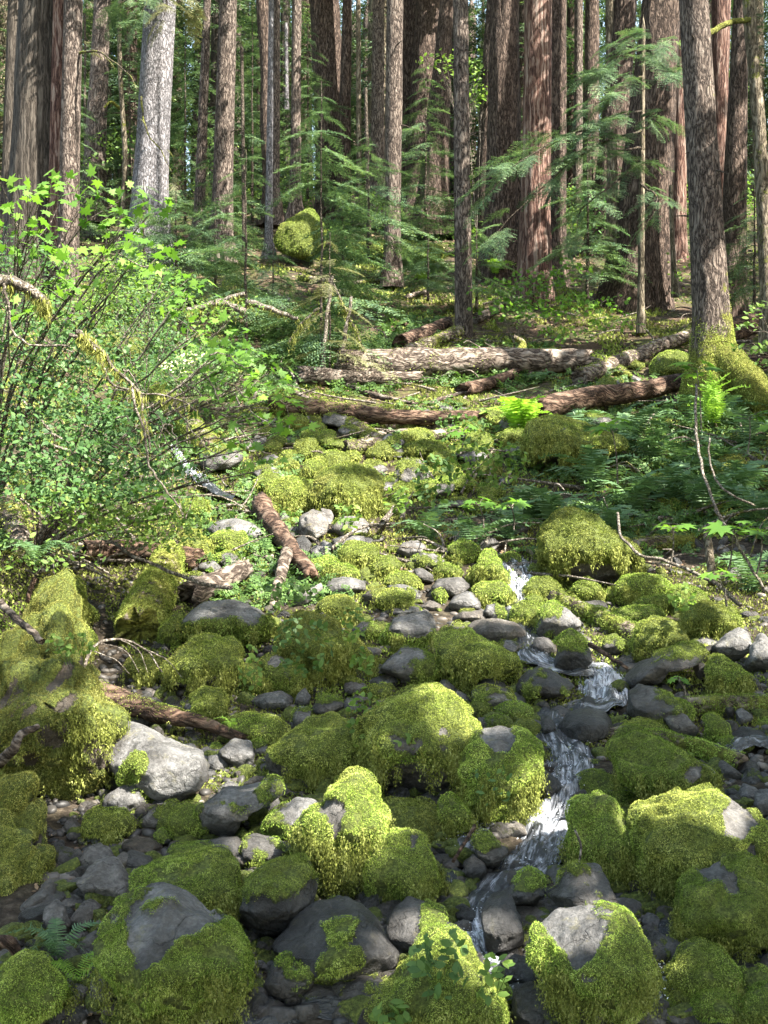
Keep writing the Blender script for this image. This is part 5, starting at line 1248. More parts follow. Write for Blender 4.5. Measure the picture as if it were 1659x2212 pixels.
def stream(label, pts, kind_name='stream', rough=0.05, lift=0.06):
    """pts: (U, V, half width in grid units, fall amount[, distance])"""
    global WM
    if WM is None: WM = make_water()
    P = []; hw = []; fl = []
    for q in pts:
        d = q[4] if len(q) > 4 else hit(q[0], min(q[1], 4410))
        p = at(q[0], q[1], d)
        if len(q) <= 4: p[2] = float(H(p[0], p[1]))
        p[2] += lift; P.append(p); hw.append(.95 * q[2] / FOC * d); fl.append(q[3])
    P = np.array(P); n = len(P) * 14; cv = curve(P, n); t = np.linspace(0, len(P) - 1, n)
    hw = np.interp(t, range(len(P)), hw); fl = np.interp(t, range(len(P)), fl)
    T = np.gradient(cv, axis=0); T[:, 2] = 0; T /= np.linalg.norm(T, axis=1)[:, None] + 1e-9
    Sd = np.stack([-T[:, 1], T[:, 0], T[:, 0] * 0], 1); m = 22; s = np.linspace(-1, 1, m)
    V = cv[:, None] + Sd[:, None] * (hw[:, None] * s[None])[..., None]
    L_ = np.concatenate([[0], np.cumsum(np.linalg.norm(np.diff(cv, axis=0), axis=1))])
    flow = np.stack([(hw[:, None] * s[None]), np.broadcast_to(L_[:, None], (n, m)), np.zeros((n, m))], -1).reshape(-1, 3)
    V[..., 2] += (-0.05 * (np.abs(s) ** 3))[None]
    V = V.reshape(-1, 3); f2 = np.repeat(fl, m)
    q = V * 1.0; V[:, 2] += .05 * fbm(V * [5, 5, 1], 2, 40)
    V[:, 2] += (rough * (0.5 + f2)) * fbm(np.stack([flow[:, 0] * 9, flow[:, 1] * 3.5, flow[:, 0] * 0], 1), 3, 2) * 1.6
    V[:, 1] -= 0.05 * f2 * fbm(V * 6, 2, 6)
    i = np.arange(n - 1)[:, None] * m; j = np.arange(m - 1)[None]
    F = np.stack([i + j, i + j + 1, i + m + j + 1, i + m + j], -1).reshape(-1, 4)
    o = obj(kind_name, mesh('water', V, F, WM, {'flow': flow, 'fall': f2}, True)); tag(o, label, 'water', None, 'structure')
    # spray and foam flecks where it falls
    r = np.random.default_rng(len(V)); wgt = (f2 - .55).clip(0)
    if wgt.sum() > 3:
        k = int(min(900, wgt.sum() * 3)); ii = r.choice(len(V), k, p=wgt / wgt.sum()); S, Fq = cubesphere(1)
        Pq = V[ii] + r.normal(size=(k, 3)) * [0.03, 0.03, 0.018] + [0, 0, 0.012]
        X, Y, Z = frames(r.normal(size=(k, 3))); VV, FF = scatter_tmpl(S * [1, .6, .6], Fq, Pq, X, Y, Z, 0.002 + 0.005 * r.random(k))
        mm, nn, out = newmat('foam'); princ(nn, out, (0.75, 0.79, 0.85), 0.35, None, 0.4)
        tag(obj('foam', mesh('foam', VV, FF, mm, None, True)), 'white droplets of foam thrown up by the falling water', 'foam', None, 'stuff')
def build_water():
    f = lambda x, y, w, k: (1659 + x, 2212 + y, w, k)
    h = lambda x, y, w, k: (1659 + x, 3318 + y, w, k)
    stream('main brook tumbling down through the boulders', [f(300, 205, 90, .2), f(520, 210, 80, .5), f(590, 290, 60, .95), f(575, 370, 50, .9), f(590, 470, 80, .1), f(640, 600, 90, .4), f(660, 660, 90, .75), f(800, 690, 120, .5),
            f(930, 700, 110, .85), f(945, 760, 110, 1.0), f(930, 840, 110, .75), f(780, 870, 110, .4), f(730, 950, 100, .4), f(780, 1020, 110, .6), f(810, 1110, 110, .7),
            h(790, 60, 100, .75), h(770, 150, 95, .8), h(730, 240, 105, .9), h(690, 320, 110, .75), h(650, 400, 130, .6), h(590, 470, 120, .65), h(480, 540, 130, .45), h(420, 600, 120, .3),
            h(380, 670, 60, .7), h(400, 760, 50, 1.0), h(440, 835, 70, .8), h(560, 900, 110, .5), h(630, 970, 110, .75), h(620, 1060, 120, .75), h(600, 1130, 140, .5)])
    stream('side trickle beside the boxy boulder', [h(470, 250, 60, .4), h(400, 310, 60, .6), h(330, 370, 70, .6), h(280, 440, 60, .4), h(300, 540, 90, .3)], lift=.05)
    stream('upper brook glinting through the bushes', [(750, 1960, 16, .7), (800, 2040, 18, .8), (880, 2110, 26, .6), (960, 2170, 40, .35), (1030, 2200, 40, .2)], lift=.15)
    stream('second outlet at the lower right', [(1659 + 1230, 3318 + 700, 50, .1), (1659 + 1205, 3318 + 870, 40, .5), (1659 + 1195, 3318 + 960, 45, .95), (1659 + 1190, 3318 + 1060, 80, .5), (1659 + 1150, 3318 + 1120, 120, .2)], lift=.05)
    stream('shallow water sliding out at bottom left of centre', [(1659 + 60, 3318 + 960, 120, .1), (1500, 3318 + 1010, 150, .25), (1300, 3318 + 1030, 150, .35), (1150, 3318 + 1060, 160, .35), (1000, 3318 + 1105, 160, .2)], lift=.03)
    stream('black pool at the right edge', [(1659 + 1760, 2212 + 1010, 70, .2), (1659 + 1600, 2212 + 1030, 70, .55), (1659 + 1480, 2212 + 1050, 60, .5), (1659 + 1420, 2212 + 1080, 40, .2)], lift=.1)
    stream('small pool behind the second outlet', [(1659 + 1760, 3318 + 790, 50, .2), (1659 + 1600, 3318 + 830, 50, .4), (1659 + 1450, 3318 + 860, 60, .1)], lift=.03)
# ------------------------------------------------------------------ leaves
def maple_tmpl():
    an = [-180, -150, -118, -100, -72, -52, -30, -14, 0]; rd = [.12, .42, .30, .62, .40, .86, .50, .74, 1.0]
    pts = []
    for a, r in zip(an, rd): pts.append((a, r))
    for a, r in zip(an[-2:0:-1], rd[-2:0:-1]): pts.append((-a, r))
    V = [(0, 0, 0)] + [(r * math.cos(math.radians(a)), r * math.sin(math.radians(a)), -.10 * r * r) for a, r in pts]
    n = len(pts); F = [(0, 1 + i, 1 + (i + 1) % n) for i in range(n)]
    V = np.array(V) * .55; V[:, 0] += .2
    return V, np.array(F)
def small_tmpl():
    V = np.array([(0, 0, 0), (.35, -.28, .04), (.75, -.22, .03), (1, 0, -.05), (.75, .22, .03), (.35, .28, .04)]); V[:, 0] -= .4
    return V, np.array([(0, 1, 5), (1, 2, 4), (1, 4, 5), (2, 3, 4)])
def sprig_tmpl(seed=0, n=4, ls=.34):
    """a twig tip with pairs of small oval leaves"""
    r = np.random.default_rng(seed); V = []; F = []; k = 0; TV, TF = small_tmpl()
    for i in range(n):
        for s in (-1, 1):
            a = s * (0.9 + .3 * r.random()); x = np.array([math.cos(a), math.sin(a), .15 * r.normal()]); z = np.array([.2 * r.normal(), .2 * r.normal(), 1.]); y = np.cross(z, x)
            p = np.array([-.5 + i / n, 0, 0]) + x * ls * .4
            V.append(p + ls * (TV[:, :1] * x + TV[:, 1:2] * y + TV[:, 2:] * z)); F.append(TF + k); k += 6
    return np.concatenate(V), np.concatenate(F)
def frond_tmpl(n=22, w=.17, droop=.55, gap=.62, seed=0):
    r = np.random.default_rng(seed); T = []
    for i in range(n):
        s = (i + .5) / n; o = np.array([s * (1 - .12 * s), 0, .34 * math.sin(s * 2.2) - droop * s * s]); ln = w * math.sin(math.pi * min(1, .12 + .88 * s) ** .75) ** .8 + .01
        hw = .5 / n * gap
        for sg in (-1, 1):
            tip = o + np.array([.04, sg * ln, -.25 * ln + .03 * r.normal()])
            T += [(o + [-hw, 0, 0], o + [hw, 0, 0], tip + [hw * .6, 0, 0]), (o + [-hw, 0, 0], tip + [hw * .6, 0, 0], tip + [-hw * .5, 0, 0])]
    for i in range(8):
        s0, s1 = i / 8, (i + 1) / 8; f = lambda s, y: np.array([s * (1 - .12 * s), y, .34 * math.sin(s * 2.2) - droop * s * s + .002])
        T.append((f(s0, -.006), f(s0, .006), f(s1, 0)))
    V = np.array(T).reshape(-1, 3); return V, np.arange(len(V)).reshape(-1, 3)
def palm_tmpl():
    """broad lobed leaf of devil's club"""
    pts = []; L_ = 7
    for i in range(L_ * 2 + 1):
        a = -150 + 300 * i / (L_ * 2); r = (1.0 if i % 2 else .55) * (1 - .18 * abs(a) / 150); pts.append((a, r))
    V = [(0, 0, 0)] + [(r * math.cos(math.radians(a)), r * math.sin(math.radians(a)), -.22 * r * r + .05 * (i % 2)) for i, (a, r) in enumerate(pts)]
    F = [(0, 1 + i, 2 + i) for i in range(len(pts) - 1)]
    return np.array(V) * .6, np.array(F)
TM, TS, TPALM = maple_tmpl(), small_tmpl(), palm_tmpl()
TSPR = [sprig_tmpl(s) for s in range(3)]
FR = [frond_tmpl(seed=s, droop=.4 + .15 * s) for s in range(3)]; FRB = [frond_tmpl(15, .24, .3 + .2 * s, .95, s) for s in range(2)]
def ell_pts(U, V, ru, rv, d, dj, n, r):
    a = r.uniform(0, 6.28, n); q = np.sqrt(r.random(n)); dd = d + dj * r.uniform(-1, 1, n)
    u = U + ru * q * np.cos(a); v = V + rv * q * np.sin(a)
    return np.stack([(u - 1659) / FOC * dd, dd, (2212 - v) / FOC * dd], 1)
def leaves(pos, tm, s, up=0.7, tilt=.5, r=None, back=0.0):
    n = len(pos); Nn = np.array([0, -.25, up]) + r.normal(size=(n, 3)) * tilt
    X, Y, Z = frames(Nn); return scatter_tmpl(tm[0], tm[1], pos, X, Y, Z, s)
def shrub(label, root_uvd, cls, mat, tm, size, seed=0, cat='shrub', name='leafy_shrub', group=None, stems=None, stem_r=.012, up=.7, tilt=.5, twig='twig', cl=12, spread=.28):
    """cls: (U, V, rU, rV, dist, depth, number of leaves). Leaves sit in flat sprays at the ends of twigs"""
    r = np.random.default_rng(seed); u, v, d = root_uvd; P0 = at(u, v, d)
    root = bpy.data.objects.new(name, None); sc.collection.objects.link(root); root.location = P0; tag(root, label, cat, group)
    A = Acc(); B = Acc()
    for (cu, cv_, ru, rv, cd, dj, n) in cls:
        k = max(1, int(n / cl)); C = ell_pts(cu, cv_, ru, rv, cd, dj, k, r)
        hub = at(cu, cv_ + rv * .6, cd); mid = (P0 + hub) / 2 + [r.normal() * .1, 0, abs(hub[2] - P0[2]) * .15]
        st = curve([P0, mid, hub], 18, .04, seed + int(cu)); V, F = tube(st, np.linspace(stem_r * .7, stem_r * .25, 18), 6); B.add(V - P0, F, 0.1)
        for c in C:
            q = st[r.integers(9, 18)]; V, F = tube(curve([q, (q + c) / 2 + r.normal(size=3) * .05 - [0, 0, .03], c], 7), np.linspace(stem_r * .28, stem_r * .1, 7), 4); B.add(V - P0, F, 0)
        m = max(2, int(n / k)); pos = np.repeat(C, m, 0) + r.normal(size=(k * m, 3)) * np.array([spread, spread, spread * .28])
        V, F = leaves(pos, tm, size * (.65 + .6 * r.random(len(pos))), up, tilt, r); A.add(V - P0, F)
    B.mk('stem', M[twig], root, smooth=True); A.mk('foliage', M[mat], root)
    return root
def fern(label, u, v, d, n, size, mat='fern_dark', seed=0, tm=None, upright=.75, group='sword ferns on the right-hand slope', crownr=True, P=None):
    r = np.random.default_rng(seed); P0 = at(u, v, d) if P is None else np.array(P); tm = tm or FR
    root = bpy.data.objects.new('fern', None); sc.collection.objects.link(root); root.location = P0; tag(root, label, 'fern', group)
    for i in range(n):
        a = i * 2.39996 + r.normal() * .3; e = upright * (.5 + .9 * r.random()); x = np.array([math.cos(a) * math.cos(e), math.sin(a) * math.cos(e), math.sin(e)]); up = np.array([0, 0, 1.])
        y = np.cross(up, x); y /= np.linalg.norm(y) + 1e-9; z = np.cross(x, y); TV, TF = tm[i % len(tm)]; s = size * (.7 + .45 * r.random())
        A = Acc(); A.add(s * (TV[:, :1] * x + TV[:, 1:2] * y + TV[:, 2:] * z), TF); A.mk('frond', M[mat], root)
    return root
def leafy(label, u, v, d, h, n, size, seed=0, mat='maple', tm=None, group='broad-leaved plants on the right-hand slope', cat='plant', name='broad_leaved_plant', lean=0.1):
    """a stalk with a whorl of broad lobed leaves"""
    r = np.random.default_rng(seed); P0 = at(u, v, d); tm = tm or TPALM
    root = bpy.data.objects.new(name, None); sc.collection.objects.link(root); root.location = P0; tag(root, label, cat, group)
    top = np.array([lean * r.normal(), -.05, h]); V, F = tube(curve([np.zeros(3), top * .5 + [.02, 0, 0], top], 10), np.linspace(.012, .007, 10), 6); A = Acc(); A.add(V, F, 0.1)
    Lf = Acc()
    for i in range(n):
        a = i * 2.39996 + r.random(); q = top * (1 - .12 * i / n); e = q + np.array([math.cos(a), math.sin(a), .35 + .2 * r.normal()]) * size * .55
        V, F = tube([q, (q + e) / 2 + [0, 0, .02], e], [.005, .004, .003], 4); A.add(V, F, 0.0)
        x = np.array([math.cos(a), math.sin(a), -.25 + .25 * r.normal()]); x /= np.linalg.norm(x); z = np.array([0.1 * r.normal(), -.25, 1.]); y = np.cross(z, x); y /= np.linalg.norm(y); z = np.cross(x, y)
        s = size * (.75 + .4 * r.random()); Lf.add(e + s * (tm[0][:, :1] * x + tm[0][:, 1:2] * y + tm[0][:, 2:] * z), tm[1])
    A.mk('stalk', M['twig'], root, smooth=True); Lf.mk('leaves', M[mat], root)
    return root
def on_ground(U, V, jit=0.0):
    out = []
    for u, v in zip(U, V):
        d = hit(u, v); out.append((u, v, d))
    return np.array(out)
def grid_hit():
    """ground distance over the picture, interpolated from a coarse grid"""
    us = np.linspace(-200, 3500, 38); vs = np.linspace(850, 4500, 110)
    G = np.array([[hit(u, v) for v in vs] for u in us])
    def f(U, V):
        iu = np.clip((U - us[0]) / (us[1] - us[0]), 0, len(us) - 1.001); iv = np.clip((V - vs[0]) / (vs[1] - vs[0]), 0, len(vs) - 1.001)
        a = iu.astype(int); b = iv.astype(int); fu = iu - a; fv = iv - b
        return (G[a, b] * (1 - fu) + G[a + 1, b] * fu) * (1 - fv) + (G[a, b + 1] * (1 - fu) + G[a + 1, b + 1] * fu) * fv
    return f
def ground_pts(boxes, r):
    """boxes: (U0, V0, U1, V1, number) -> points on the ground"""
    P = []
    for (u0, v0, u1, v1, n) in boxes:
        U = r.uniform(u0, u1, n); V = r.uniform(v0, v1, n); d = GH(U, V); x = (U - 1659) / FOC * d
        k = fbm(np.stack([x * .8, d * .8, d * 0], 1), 2, 44) > -.12
        P.append(np.stack([x, d, H(x, d)], 1)[k])
    return np.concatenate(P)
def build_plants():
    global GH
    GH = grid_hit(); r = np.random.default_rng(21)
    # ---- left bank: vine maple in sun, small-leaved bushes in shade
    shrub('vine maple spreading big bright lobed leaves at the left', (-60, 2250, 14.0), [
        (180, 800, 190, 60, 12.6, .5, 34), (130, 960, 150, 80, 12.2, .5, 30), (420, 850, 130, 50, 12.8, .5, 26), (500, 980, 130, 70, 12.6, .5, 30), (200, 1080, 180, 60, 12.2, .5, 34), (560, 1090, 150, 60, 12.6, .5, 26),
        (310, 1230, 210, 60, 12.5, .6, 44), (520, 1180, 130, 50, 12.6, .5, 22), (640, 900, 60, 50, 12.8, .3, 8), (90, 880, 110, 60, 12.2, .4, 16), (150, 1330, 150, 40, 12.4, .4, 18)], 'maple', TM, .19, 1, name='vine_maple', stem_r=.03, cl=5, spread=.16, tilt=.42)
    shrub('second vine maple reaching its leafy tips over the upper stream', (150, 2380, 14), [
        (850, 1400, 140, 60, 13.4, .5, 30), (980, 1480, 130, 60, 13.2, .5, 34), (1100, 1600, 110, 70, 13, .4, 40), (1140, 1690, 70, 60, 13, .4, 22), (900, 1670, 110, 60, 13, .5, 26), (1060, 1760, 120, 50, 12.8, .4, 24), (1190, 1830, 60, 60, 12.8, .4, 16),
        (760, 1290, 120, 60, 13.4, .5, 26), (700, 1190, 130, 50, 13.5, .5, 24), (1100, 1980, 90, 90, 12.6, .5, 16), (960, 1560, 90, 50, 13.1, .4, 16), (700, 2180, 110, 90, 12.8, .5, 22)], 'maple', TM, .165, 2, name='vine_maple', stem_r=.028, cl=6, spread=.13, tilt=.42)
    shrub('huckleberry bush with tiny pale leaves above the big maple leaves', (560, 2200, 15.5), [
        (650, 1260, 170, 60, 15, .6, 260), (800, 1330, 150, 60, 15, .6, 220), (330, 1330, 170, 70, 15, .6, 200), (950, 1330, 120, 40, 15.2, .5, 110), (830, 1560, 130, 60, 14.4, .5, 120), (540, 1400, 150, 60, 14.8, .5, 160)], 'bright', TS, .055, 3, cl=16, spread=.17)
    shrub('dense blue-green bush filling the left edge', (150, 2420, 13), [
        (130, 1480, 200, 110, 13.4, .8, 500), (350, 1600, 210, 120, 13.4, .8, 520), (130, 1720, 180, 120, 13, .8, 500), (420, 1800, 210, 100, 13.2, .8, 500), (180, 1900, 210, 110, 12.8, .8, 540), (480, 1960, 200, 90, 13, .8, 500),
        (120, 2060, 150, 90, 12.4, .7, 440), (360, 2100, 200, 90, 12.6, .8, 500), (620, 1850, 150, 100, 13.4, .7, 360), (600, 2060, 160, 90, 13, .7, 360)], 'shrub', TS, .07, 4, cl=26, spread=.2, twig='twig_dark')
    shrub('leafy salmonberry thicket at the foot of the left bushes', (420, 2440, 13.2), [
        (520, 2260, 210, 70, 12.8, .6, 260), (300, 2200, 160, 60, 12.6, .6, 240), (700, 2250, 120, 60, 13, .5, 170), (640, 2330, 140, 40, 12.8, .4, 130), (120, 2400, 120, 50, 11.6, .4, 110), (560, 2190, 120, 60, 13.4, .5, 150)], 'bright', TS, .07, 5, cl=14, spread=.2)
    shrub('pale leafy twigs beside the upper brook', (800, 2250, 15), [(720, 1960, 110, 90, 14.8, .6, 200), (640, 2090, 100, 80, 14.6, .6, 160), (920, 1950, 60, 60, 14.8, .4, 60), (760, 2150, 60, 60, 14.6, .4, 70), (520, 1330, 80, 40, 14.9, .4, 50)], 'cover', TS, .075, 6, cl=14, spread=.18)
    shrub('bush with fine white flower heads behind the maple tips', (820, 1960, 17), [(830, 1580, 90, 50, 16.6, .3, 60), (720, 1560, 80, 40, 16.6, .3, 40)], 'pale_flower' , TS, .045, 61, cl=14, spread=.1)
    for i, (u, v, d, h, w_) in enumerate(((60, 1350, 22, 1.9, 1.3), (330, 1500, 22, 1.5, 1.6), (600, 1600, 21, 1.4, 1.4), (90, 1600, 18, 1.6, 1.2), (500, 1320, 27, 1.6, 1.6), (700, 1400, 26, 1.2, 1.4), (950, 1720, 21, 1.0, 1.0), (820, 1700, 20, 1.2, 1.0))):
        P = at(u, v, d); V0 = v - h / d * FOC * .5; rr = w_ / d * FOC
        shrub(('tall leafy bush at the left edge below the huge grey trunk', 'rounded bush right of the huge grey trunk foot', 'green bush in shade left of the upper brook', 'bush hidden behind the blue-green leaves', 'bush before the dark reddish trunk', 'low bush below the silver trunk', 'small bush above the plunging mossy log', 'bush in the hollow beside the plunging mossy log')[i], (u, v, d), [(u + a_ * rr * .5, V0 + b_ * rr * .3, rr * .45, rr * .35, d, .7, 260) for a_, b_ in ((-.8, .3), (.8, .2), (0, -.5), (0, .6))], ('shrub', 'bright', 'shrub', 'shrub', 'bright', 'shrub', 'cover', 'shrub')[i], TS, .075, 80 + i, cl=20, spread=.22, group='bushes on the left slope')
    # ---- bright bushes of the middle distance, behind the trunks
    q = np.random.default_rng(4)
    for i in range(46):
        u = q.uniform(-60, 3380); d = q.uniform(36, 58) if i < 30 else q.uniform(56, 74)
        if 2700 < u < 3000 and d < 40: continue
        x = (u - 1659) / FOC * d; z = float(H(x, d)); v = 2212 - z / d * FOC; h = q.uniform(1.0, 3.2) * (1.3 if u < 1000 else .8); w_ = q.uniform(1.0, 2.0); rr = w_ / d * FOC; hh = h / d * FOC
        shrub('leafy understory bush in the depth of the forest', (u, v, d), [(u, v - hh * .45, rr, hh * .5, d, w_ * .5, 420)], 'bright' if q.random() < .7 else 'shrub', TS, .15, 200 + i, cl=16, spread=.3, group='understory bushes deep in the forest', twig='twig_dark')
    # ---- maple-leaved sprays in the centre right
    shrub('airy vine maple before the feet of the great trunks', (1659 + 560, 1480, 27), [
        (1659 + 560, 1250, 130, 80, 27.4, .6, 170), (1659 + 700, 1240, 130, 90, 27.2, .6, 170), (1659 + 860, 1330, 150, 60, 27, .6, 170), (1659 + 640, 1360, 150, 50, 26.8, .6, 130), (1659 + 980, 1400, 110, 40, 26.8, .5, 110), (1659 + 500, 1330, 70, 50, 27, .4, 60), (1659 + 820, 1170, 90, 40, 27.4, .5, 60), (1659 + 780, 1450, 140, 40, 26.6, .4, 90)], 'maple', TM, .15, 7, name='vine_maple', cl=7, spread=.22)
    shrub('bright leafy sprig hanging in at the right edge', (3400, 1560, 20), [(3240, 1370, 60, 50, 20, .3, 34), (3290, 1330, 40, 30, 20, .3, 20), (3230, 1500, 90, 30, 19.6, .3, 36), (3280, 1570, 60, 30, 19.6, .3, 20)], 'bright', TS, .11, 8, cl=7, spread=.1)
    shrub('leafy maple seedlings at the foot of the great trunks on the right', (2960, 1300, 30), [(2930, 1220, 40, 60, 30, .4, 40), (2880, 1170, 50, 60, 31, .4, 60), (3120, 1270, 50, 60, 28, .4, 60)], 'bright', TM, .14, 9, cl=7, spread=.2)
    shrub('green undergrowth between the central poles', (2060, 1000, 36), [(2040, 330, 60, 110, 38, .8, 200), (2080, 420, 50, 60, 38, .6, 120), (1930, 300, 60, 60, 38, .6, 90)], 'bright', TS, .16, 10, cl=9, spread=.3)
    # ---- sword ferns on the right, ferns elsewhere
    FN = [(2390, 2290, 9, .95), (2600, 1995, 12, 1.0), (2720, 1930, 12, 1.0), (2820, 2010, 11, .95), (2990, 1880, 11, 1.0), (3120, 1850, 11, 1.0), (3240, 1950, 11, 1.0), (2900, 2200, 12, 1.0), (3040, 2230, 12, .95), (3180, 2180, 12, 1.0), (2740, 2230, 11, .9), (2560, 2130, 11, .95),
          (2300, 2250, 10, .8), (3260, 2280, 11, .9), (2960, 2060, 11, .9), (3130, 2060, 10, .85), (2500, 1830, 8, .45), (2040, 2380, 9, .75), (2200, 2330, 9, .7), (1850, 2340, 9, .7), (2640, 2330, 10, .75), (3250, 2560, 9, .7), (2470, 1900, 9, .75), (2700, 1830, 8, .45), (2860, 1820, 8, .45), (2180, 1760, 7, .4), (2330, 1660, 7, .4), (2620, 1640, 7, .4)]
    for i, (u, v, n, s) in enumerate(FN):
        fern('', u, v, hit(u, v), n, s * 1.1, 'fern_dark', 300 + i)
    fern('glowing yellow-green fern spreading wide before the brown log', 2250, 1850, 20.5, 12, .85, 'fern_bright', 1, FRB, .75, None)
    fern('upright bright fern beside the mossy foot of the front trunk', 3080, 1830, 20.3, 11, .95, 'fern_bright', 2, FR, 1.15, None)
    fern('small fern with fresh fronds at bottom left by the bank', 250, 4130, 6.9, 8, .34, 'fern_dark', 3, FR, .7, None)
    fern('little fern leaning over the bottom left stones', 330, 4240, 6.75, 5, .30, 'fern_bright', 4, FR, .4, None)
    fern('tiny pale fern at tip of the decayed mossy log', 1000, 3140, 10.1, 6, .16, 'fern_bright', 5, FR, .5, None)
    fern('dark fern at left edge at foot of the bushes', 150, 2420, 11.5, 9, .5, 'fern_dark', 6, FR, .5, None)
    for i, (u, v, d, s) in enumerate(((1900, 790, 37, .7), (2140, 1030 + 150, 33, .8), (1830, 1230, 34, .7), (1690, 1260, 33, .7), (1560, 1280, 33, .6), (1880, 1190, 35, .8), (1480, 1330, 31, .6))):
        fern(('fern glowing in sun behind the central pole', 'pale fern tucked beside the grey-brown pole', 'small fern in the litter left of the central pole', 'fern under the dark stems', 'fern right of the pointed boulder foot', 'fern among the mossy branches', 'fern in the hollow beneath the young hemlock')[i], u, max(v, 1130), d, 9, s, 'fern_bright' if i < 3 else 'fern_dark', 330 + i, FR, .7, None)
    # ---- devil's club and other broad leaves
    for i, (u, v, d, h, n, s, lb) in enumerate(((1659 + 1010, 2090, 16.2, .75, 7, .36, 'largest broad-leaved plant below the arched moss mound'), (1659 + 1370, 1850, 19.5, .95, 7, .42, 'tall broad-leaved plant in front of the mossy-footed trunk'),
            (1659 + 1235, 2450, 12.9, .42, 5, .24, 'small broad-leaved plant left of the upright mossy stick'), (1659 + 1475, 2520, 12.6, .55, 7, .30, 'bright broad-leaved plant right of the upright mossy stick'), (1659 + 1610, 2480, 12.4, .42, 6, .28, 'broad-leaved plant cut by the right edge'),
            (1659 + 1570, 1960, 16.5, .5, 6, .30, 'dim broad-leaved plant high at the right edge'), (1659 + 1640, 1990, 16, .4, 5, .28, 'broad-leaved plant at right edge below the dim one'), (1659 + 330, 1960, 18, .35, 5, .26, 'broad pale leaves rising behind the sunlit moss cluster'),
            (1659 + 1300, 3000, 10.2, .12, 4, .1, 'tiny plant in the dark gap by the square green stone'), (1250, 1850, 20, .4, 6, .34, 'pale lobed plant left of the red-middled mossy log'), (1659 + 560, 2290, 15.2, .3, 7, .24, 'lobed leaves spreading left of the great mossy boulder'), (1659 + 430, 2280, 15.4, .3, 7, .24, 'lobed leaves beside the ferny hollow'),
            (1659 + 1480, 2620, 12, .3, 6, .2, 'leafy clump on the yellowish round boulder'), (1480, 4160, 7, .01, 1, .01, ''))):
        if lb: leafy(lb, u, v, d, h, n, s, 400 + i)
    # ---- small plants rooted on rocks and logs: clover-leaved stems
    for i, (u, v, d, ru, rv, n, s, lb) in enumerate(((1900, 4160, 6.45, 130, 160, 60, .045, 'pale green herb growing over the front mossy triangle boulder'), (2140, 4230, 6.4, 90, 110, 26, .045, 'herb stalk at the right side of the front triangle boulder'), (1690, 4380, 6.35, 70, 60, 26, .045, 'herb at bottom by the triangle boulder foot'),
            (1310, 2790, 11.0, 130, 130, 110, .045, 'leafy creeper over the mossy slope at left centre'), (1580, 3120, 9.6, 80, 150, 80, .04, 'creeper hanging between the arched and the large rounded boulders'), (1080, 2900, 10.6, 50, 120, 50, .04, 'creeper on the grey-peaked mossy boulder'), (1250, 2560, 12.6, 120, 60, 90, .05, 'herbs round the pale leaning stick'),
            (2950, 2580, 12, 60, 60, 50, .045, 'herbs on the flat-topped mossy block'), (1520, 2700, 11.2, 60, 80, 50, .04, 'herbs on the mossy stones left of the pale grey wedge'), (2130, 3390, 8.4, 130, 90, 26, .035, 'tiny leaves scattered on the boxy boulder'), (1740, 3230, 9.2, 60, 60, 40, .04, 'tiny fern-like tuft on the large rounded boulder'), (1560, 2860, 11, 50, 60, 40, .045, 'herbs left of the pale cobbles'),
            (1880, 2080, 16.4, 90, 110, 120, .06, 'light green herbs in the centre by the sunlit moss'), (2100, 2000, 17, 190, 110, 330, .055, 'lacy green herbs rising beneath the glowing fern'), (1720, 2160, 16, 60, 60, 60, .06, 'white-edged leaves beside the sunlit cap rocks'), (2000, 1830, 20, 120, 40, 110, .06, 'round pale leaves above the sunlit cluster'),
            (1500, 2230, 15.4, 60, 60, 60, .055, 'small leaves around the whitish sunlit boulder'), (300, 2780, 9.4, 120, 50, 70, .035, 'seedlings on top of the high mossy bank'), (1960, 1700, 24, 230, 50, 260, .07, 'leafy carpet plants under the long pale log'))):
        # a low herb: short stems, small round leaves
        q2 = np.random.default_rng(500 + i); P0 = at(u, v + rv * .8, d)
        root = bpy.data.objects.new('herb', None); sc.collection.objects.link(root); root.location = P0; tag(root, lb, 'herb', 'small herbs among the boulders')
        pos = ell_pts(u, v, ru, rv, d - .12, .12, n, q2); V, F = leaves(pos, TS, s * (1.1 + .9 * q2.random(n)), .6, .55, q2); A = Acc(); A.add(V - P0, F)
        B = Acc()
        for p in pos[::4]:
            V, F = tube([p, p + [0.02 * q2.normal(), .06, -.10]], [.0018, .002], 3); B.add(V - P0, F)
        B.mk('stem', M['cover'], root); A.mk('leaves', M['bright' if i % 3 else 'cover'], root)
    # ---- ground cover, moss carpet, litter
    pts = ground_pts([(600, 1500, 2400, 1720, 2200), (1150, 1880, 2500, 2300, 350), (1700, 1640, 2900, 1950, 1100), (2200, 1850, 3318, 2420, 3600), (-50, 1300, 1300, 2400, 4200), (1000, 1330, 1900, 1600, 1800), (900, 2380, 1500, 2720, 900)], r)
    n = len(pts); pos = pts + np.stack([r.normal(size=n) * .05, r.normal(size=n) * .05, .03 + .16 * r.random(n) ** 2], 1)
    k = r.integers(0, 3, n); A = Acc()
    for j in range(3):
        pj = pos[k == j]; V, F = leaves(pj, TSPR[j], (.09 + .08 * r.random(len(pj))) * (pj[:, 1] / 20 + .35), .8, .4, r); A.add(V, F)
    tag(A.mk('ground_cover', M['cover']), 'low green ground cover between logs and boulders', 'ground cover', None, 'stuff')
    pts = ground_pts([(0, 850, 3318, 1150, 9000), (0, 1150, 3318, 1700, 9000), (1000, 1650, 3318, 2500, 7000), (100, 3600, 1000, 4424, 900)], r); n = len(pts)
    V, F = leaves(pts + [0, 0, .015], TS, (.03 + .05 * r.random(n)) * (pts[:, 1] / 22 + .3), 1, .35, r); A = Acc(); A.add(V, F)
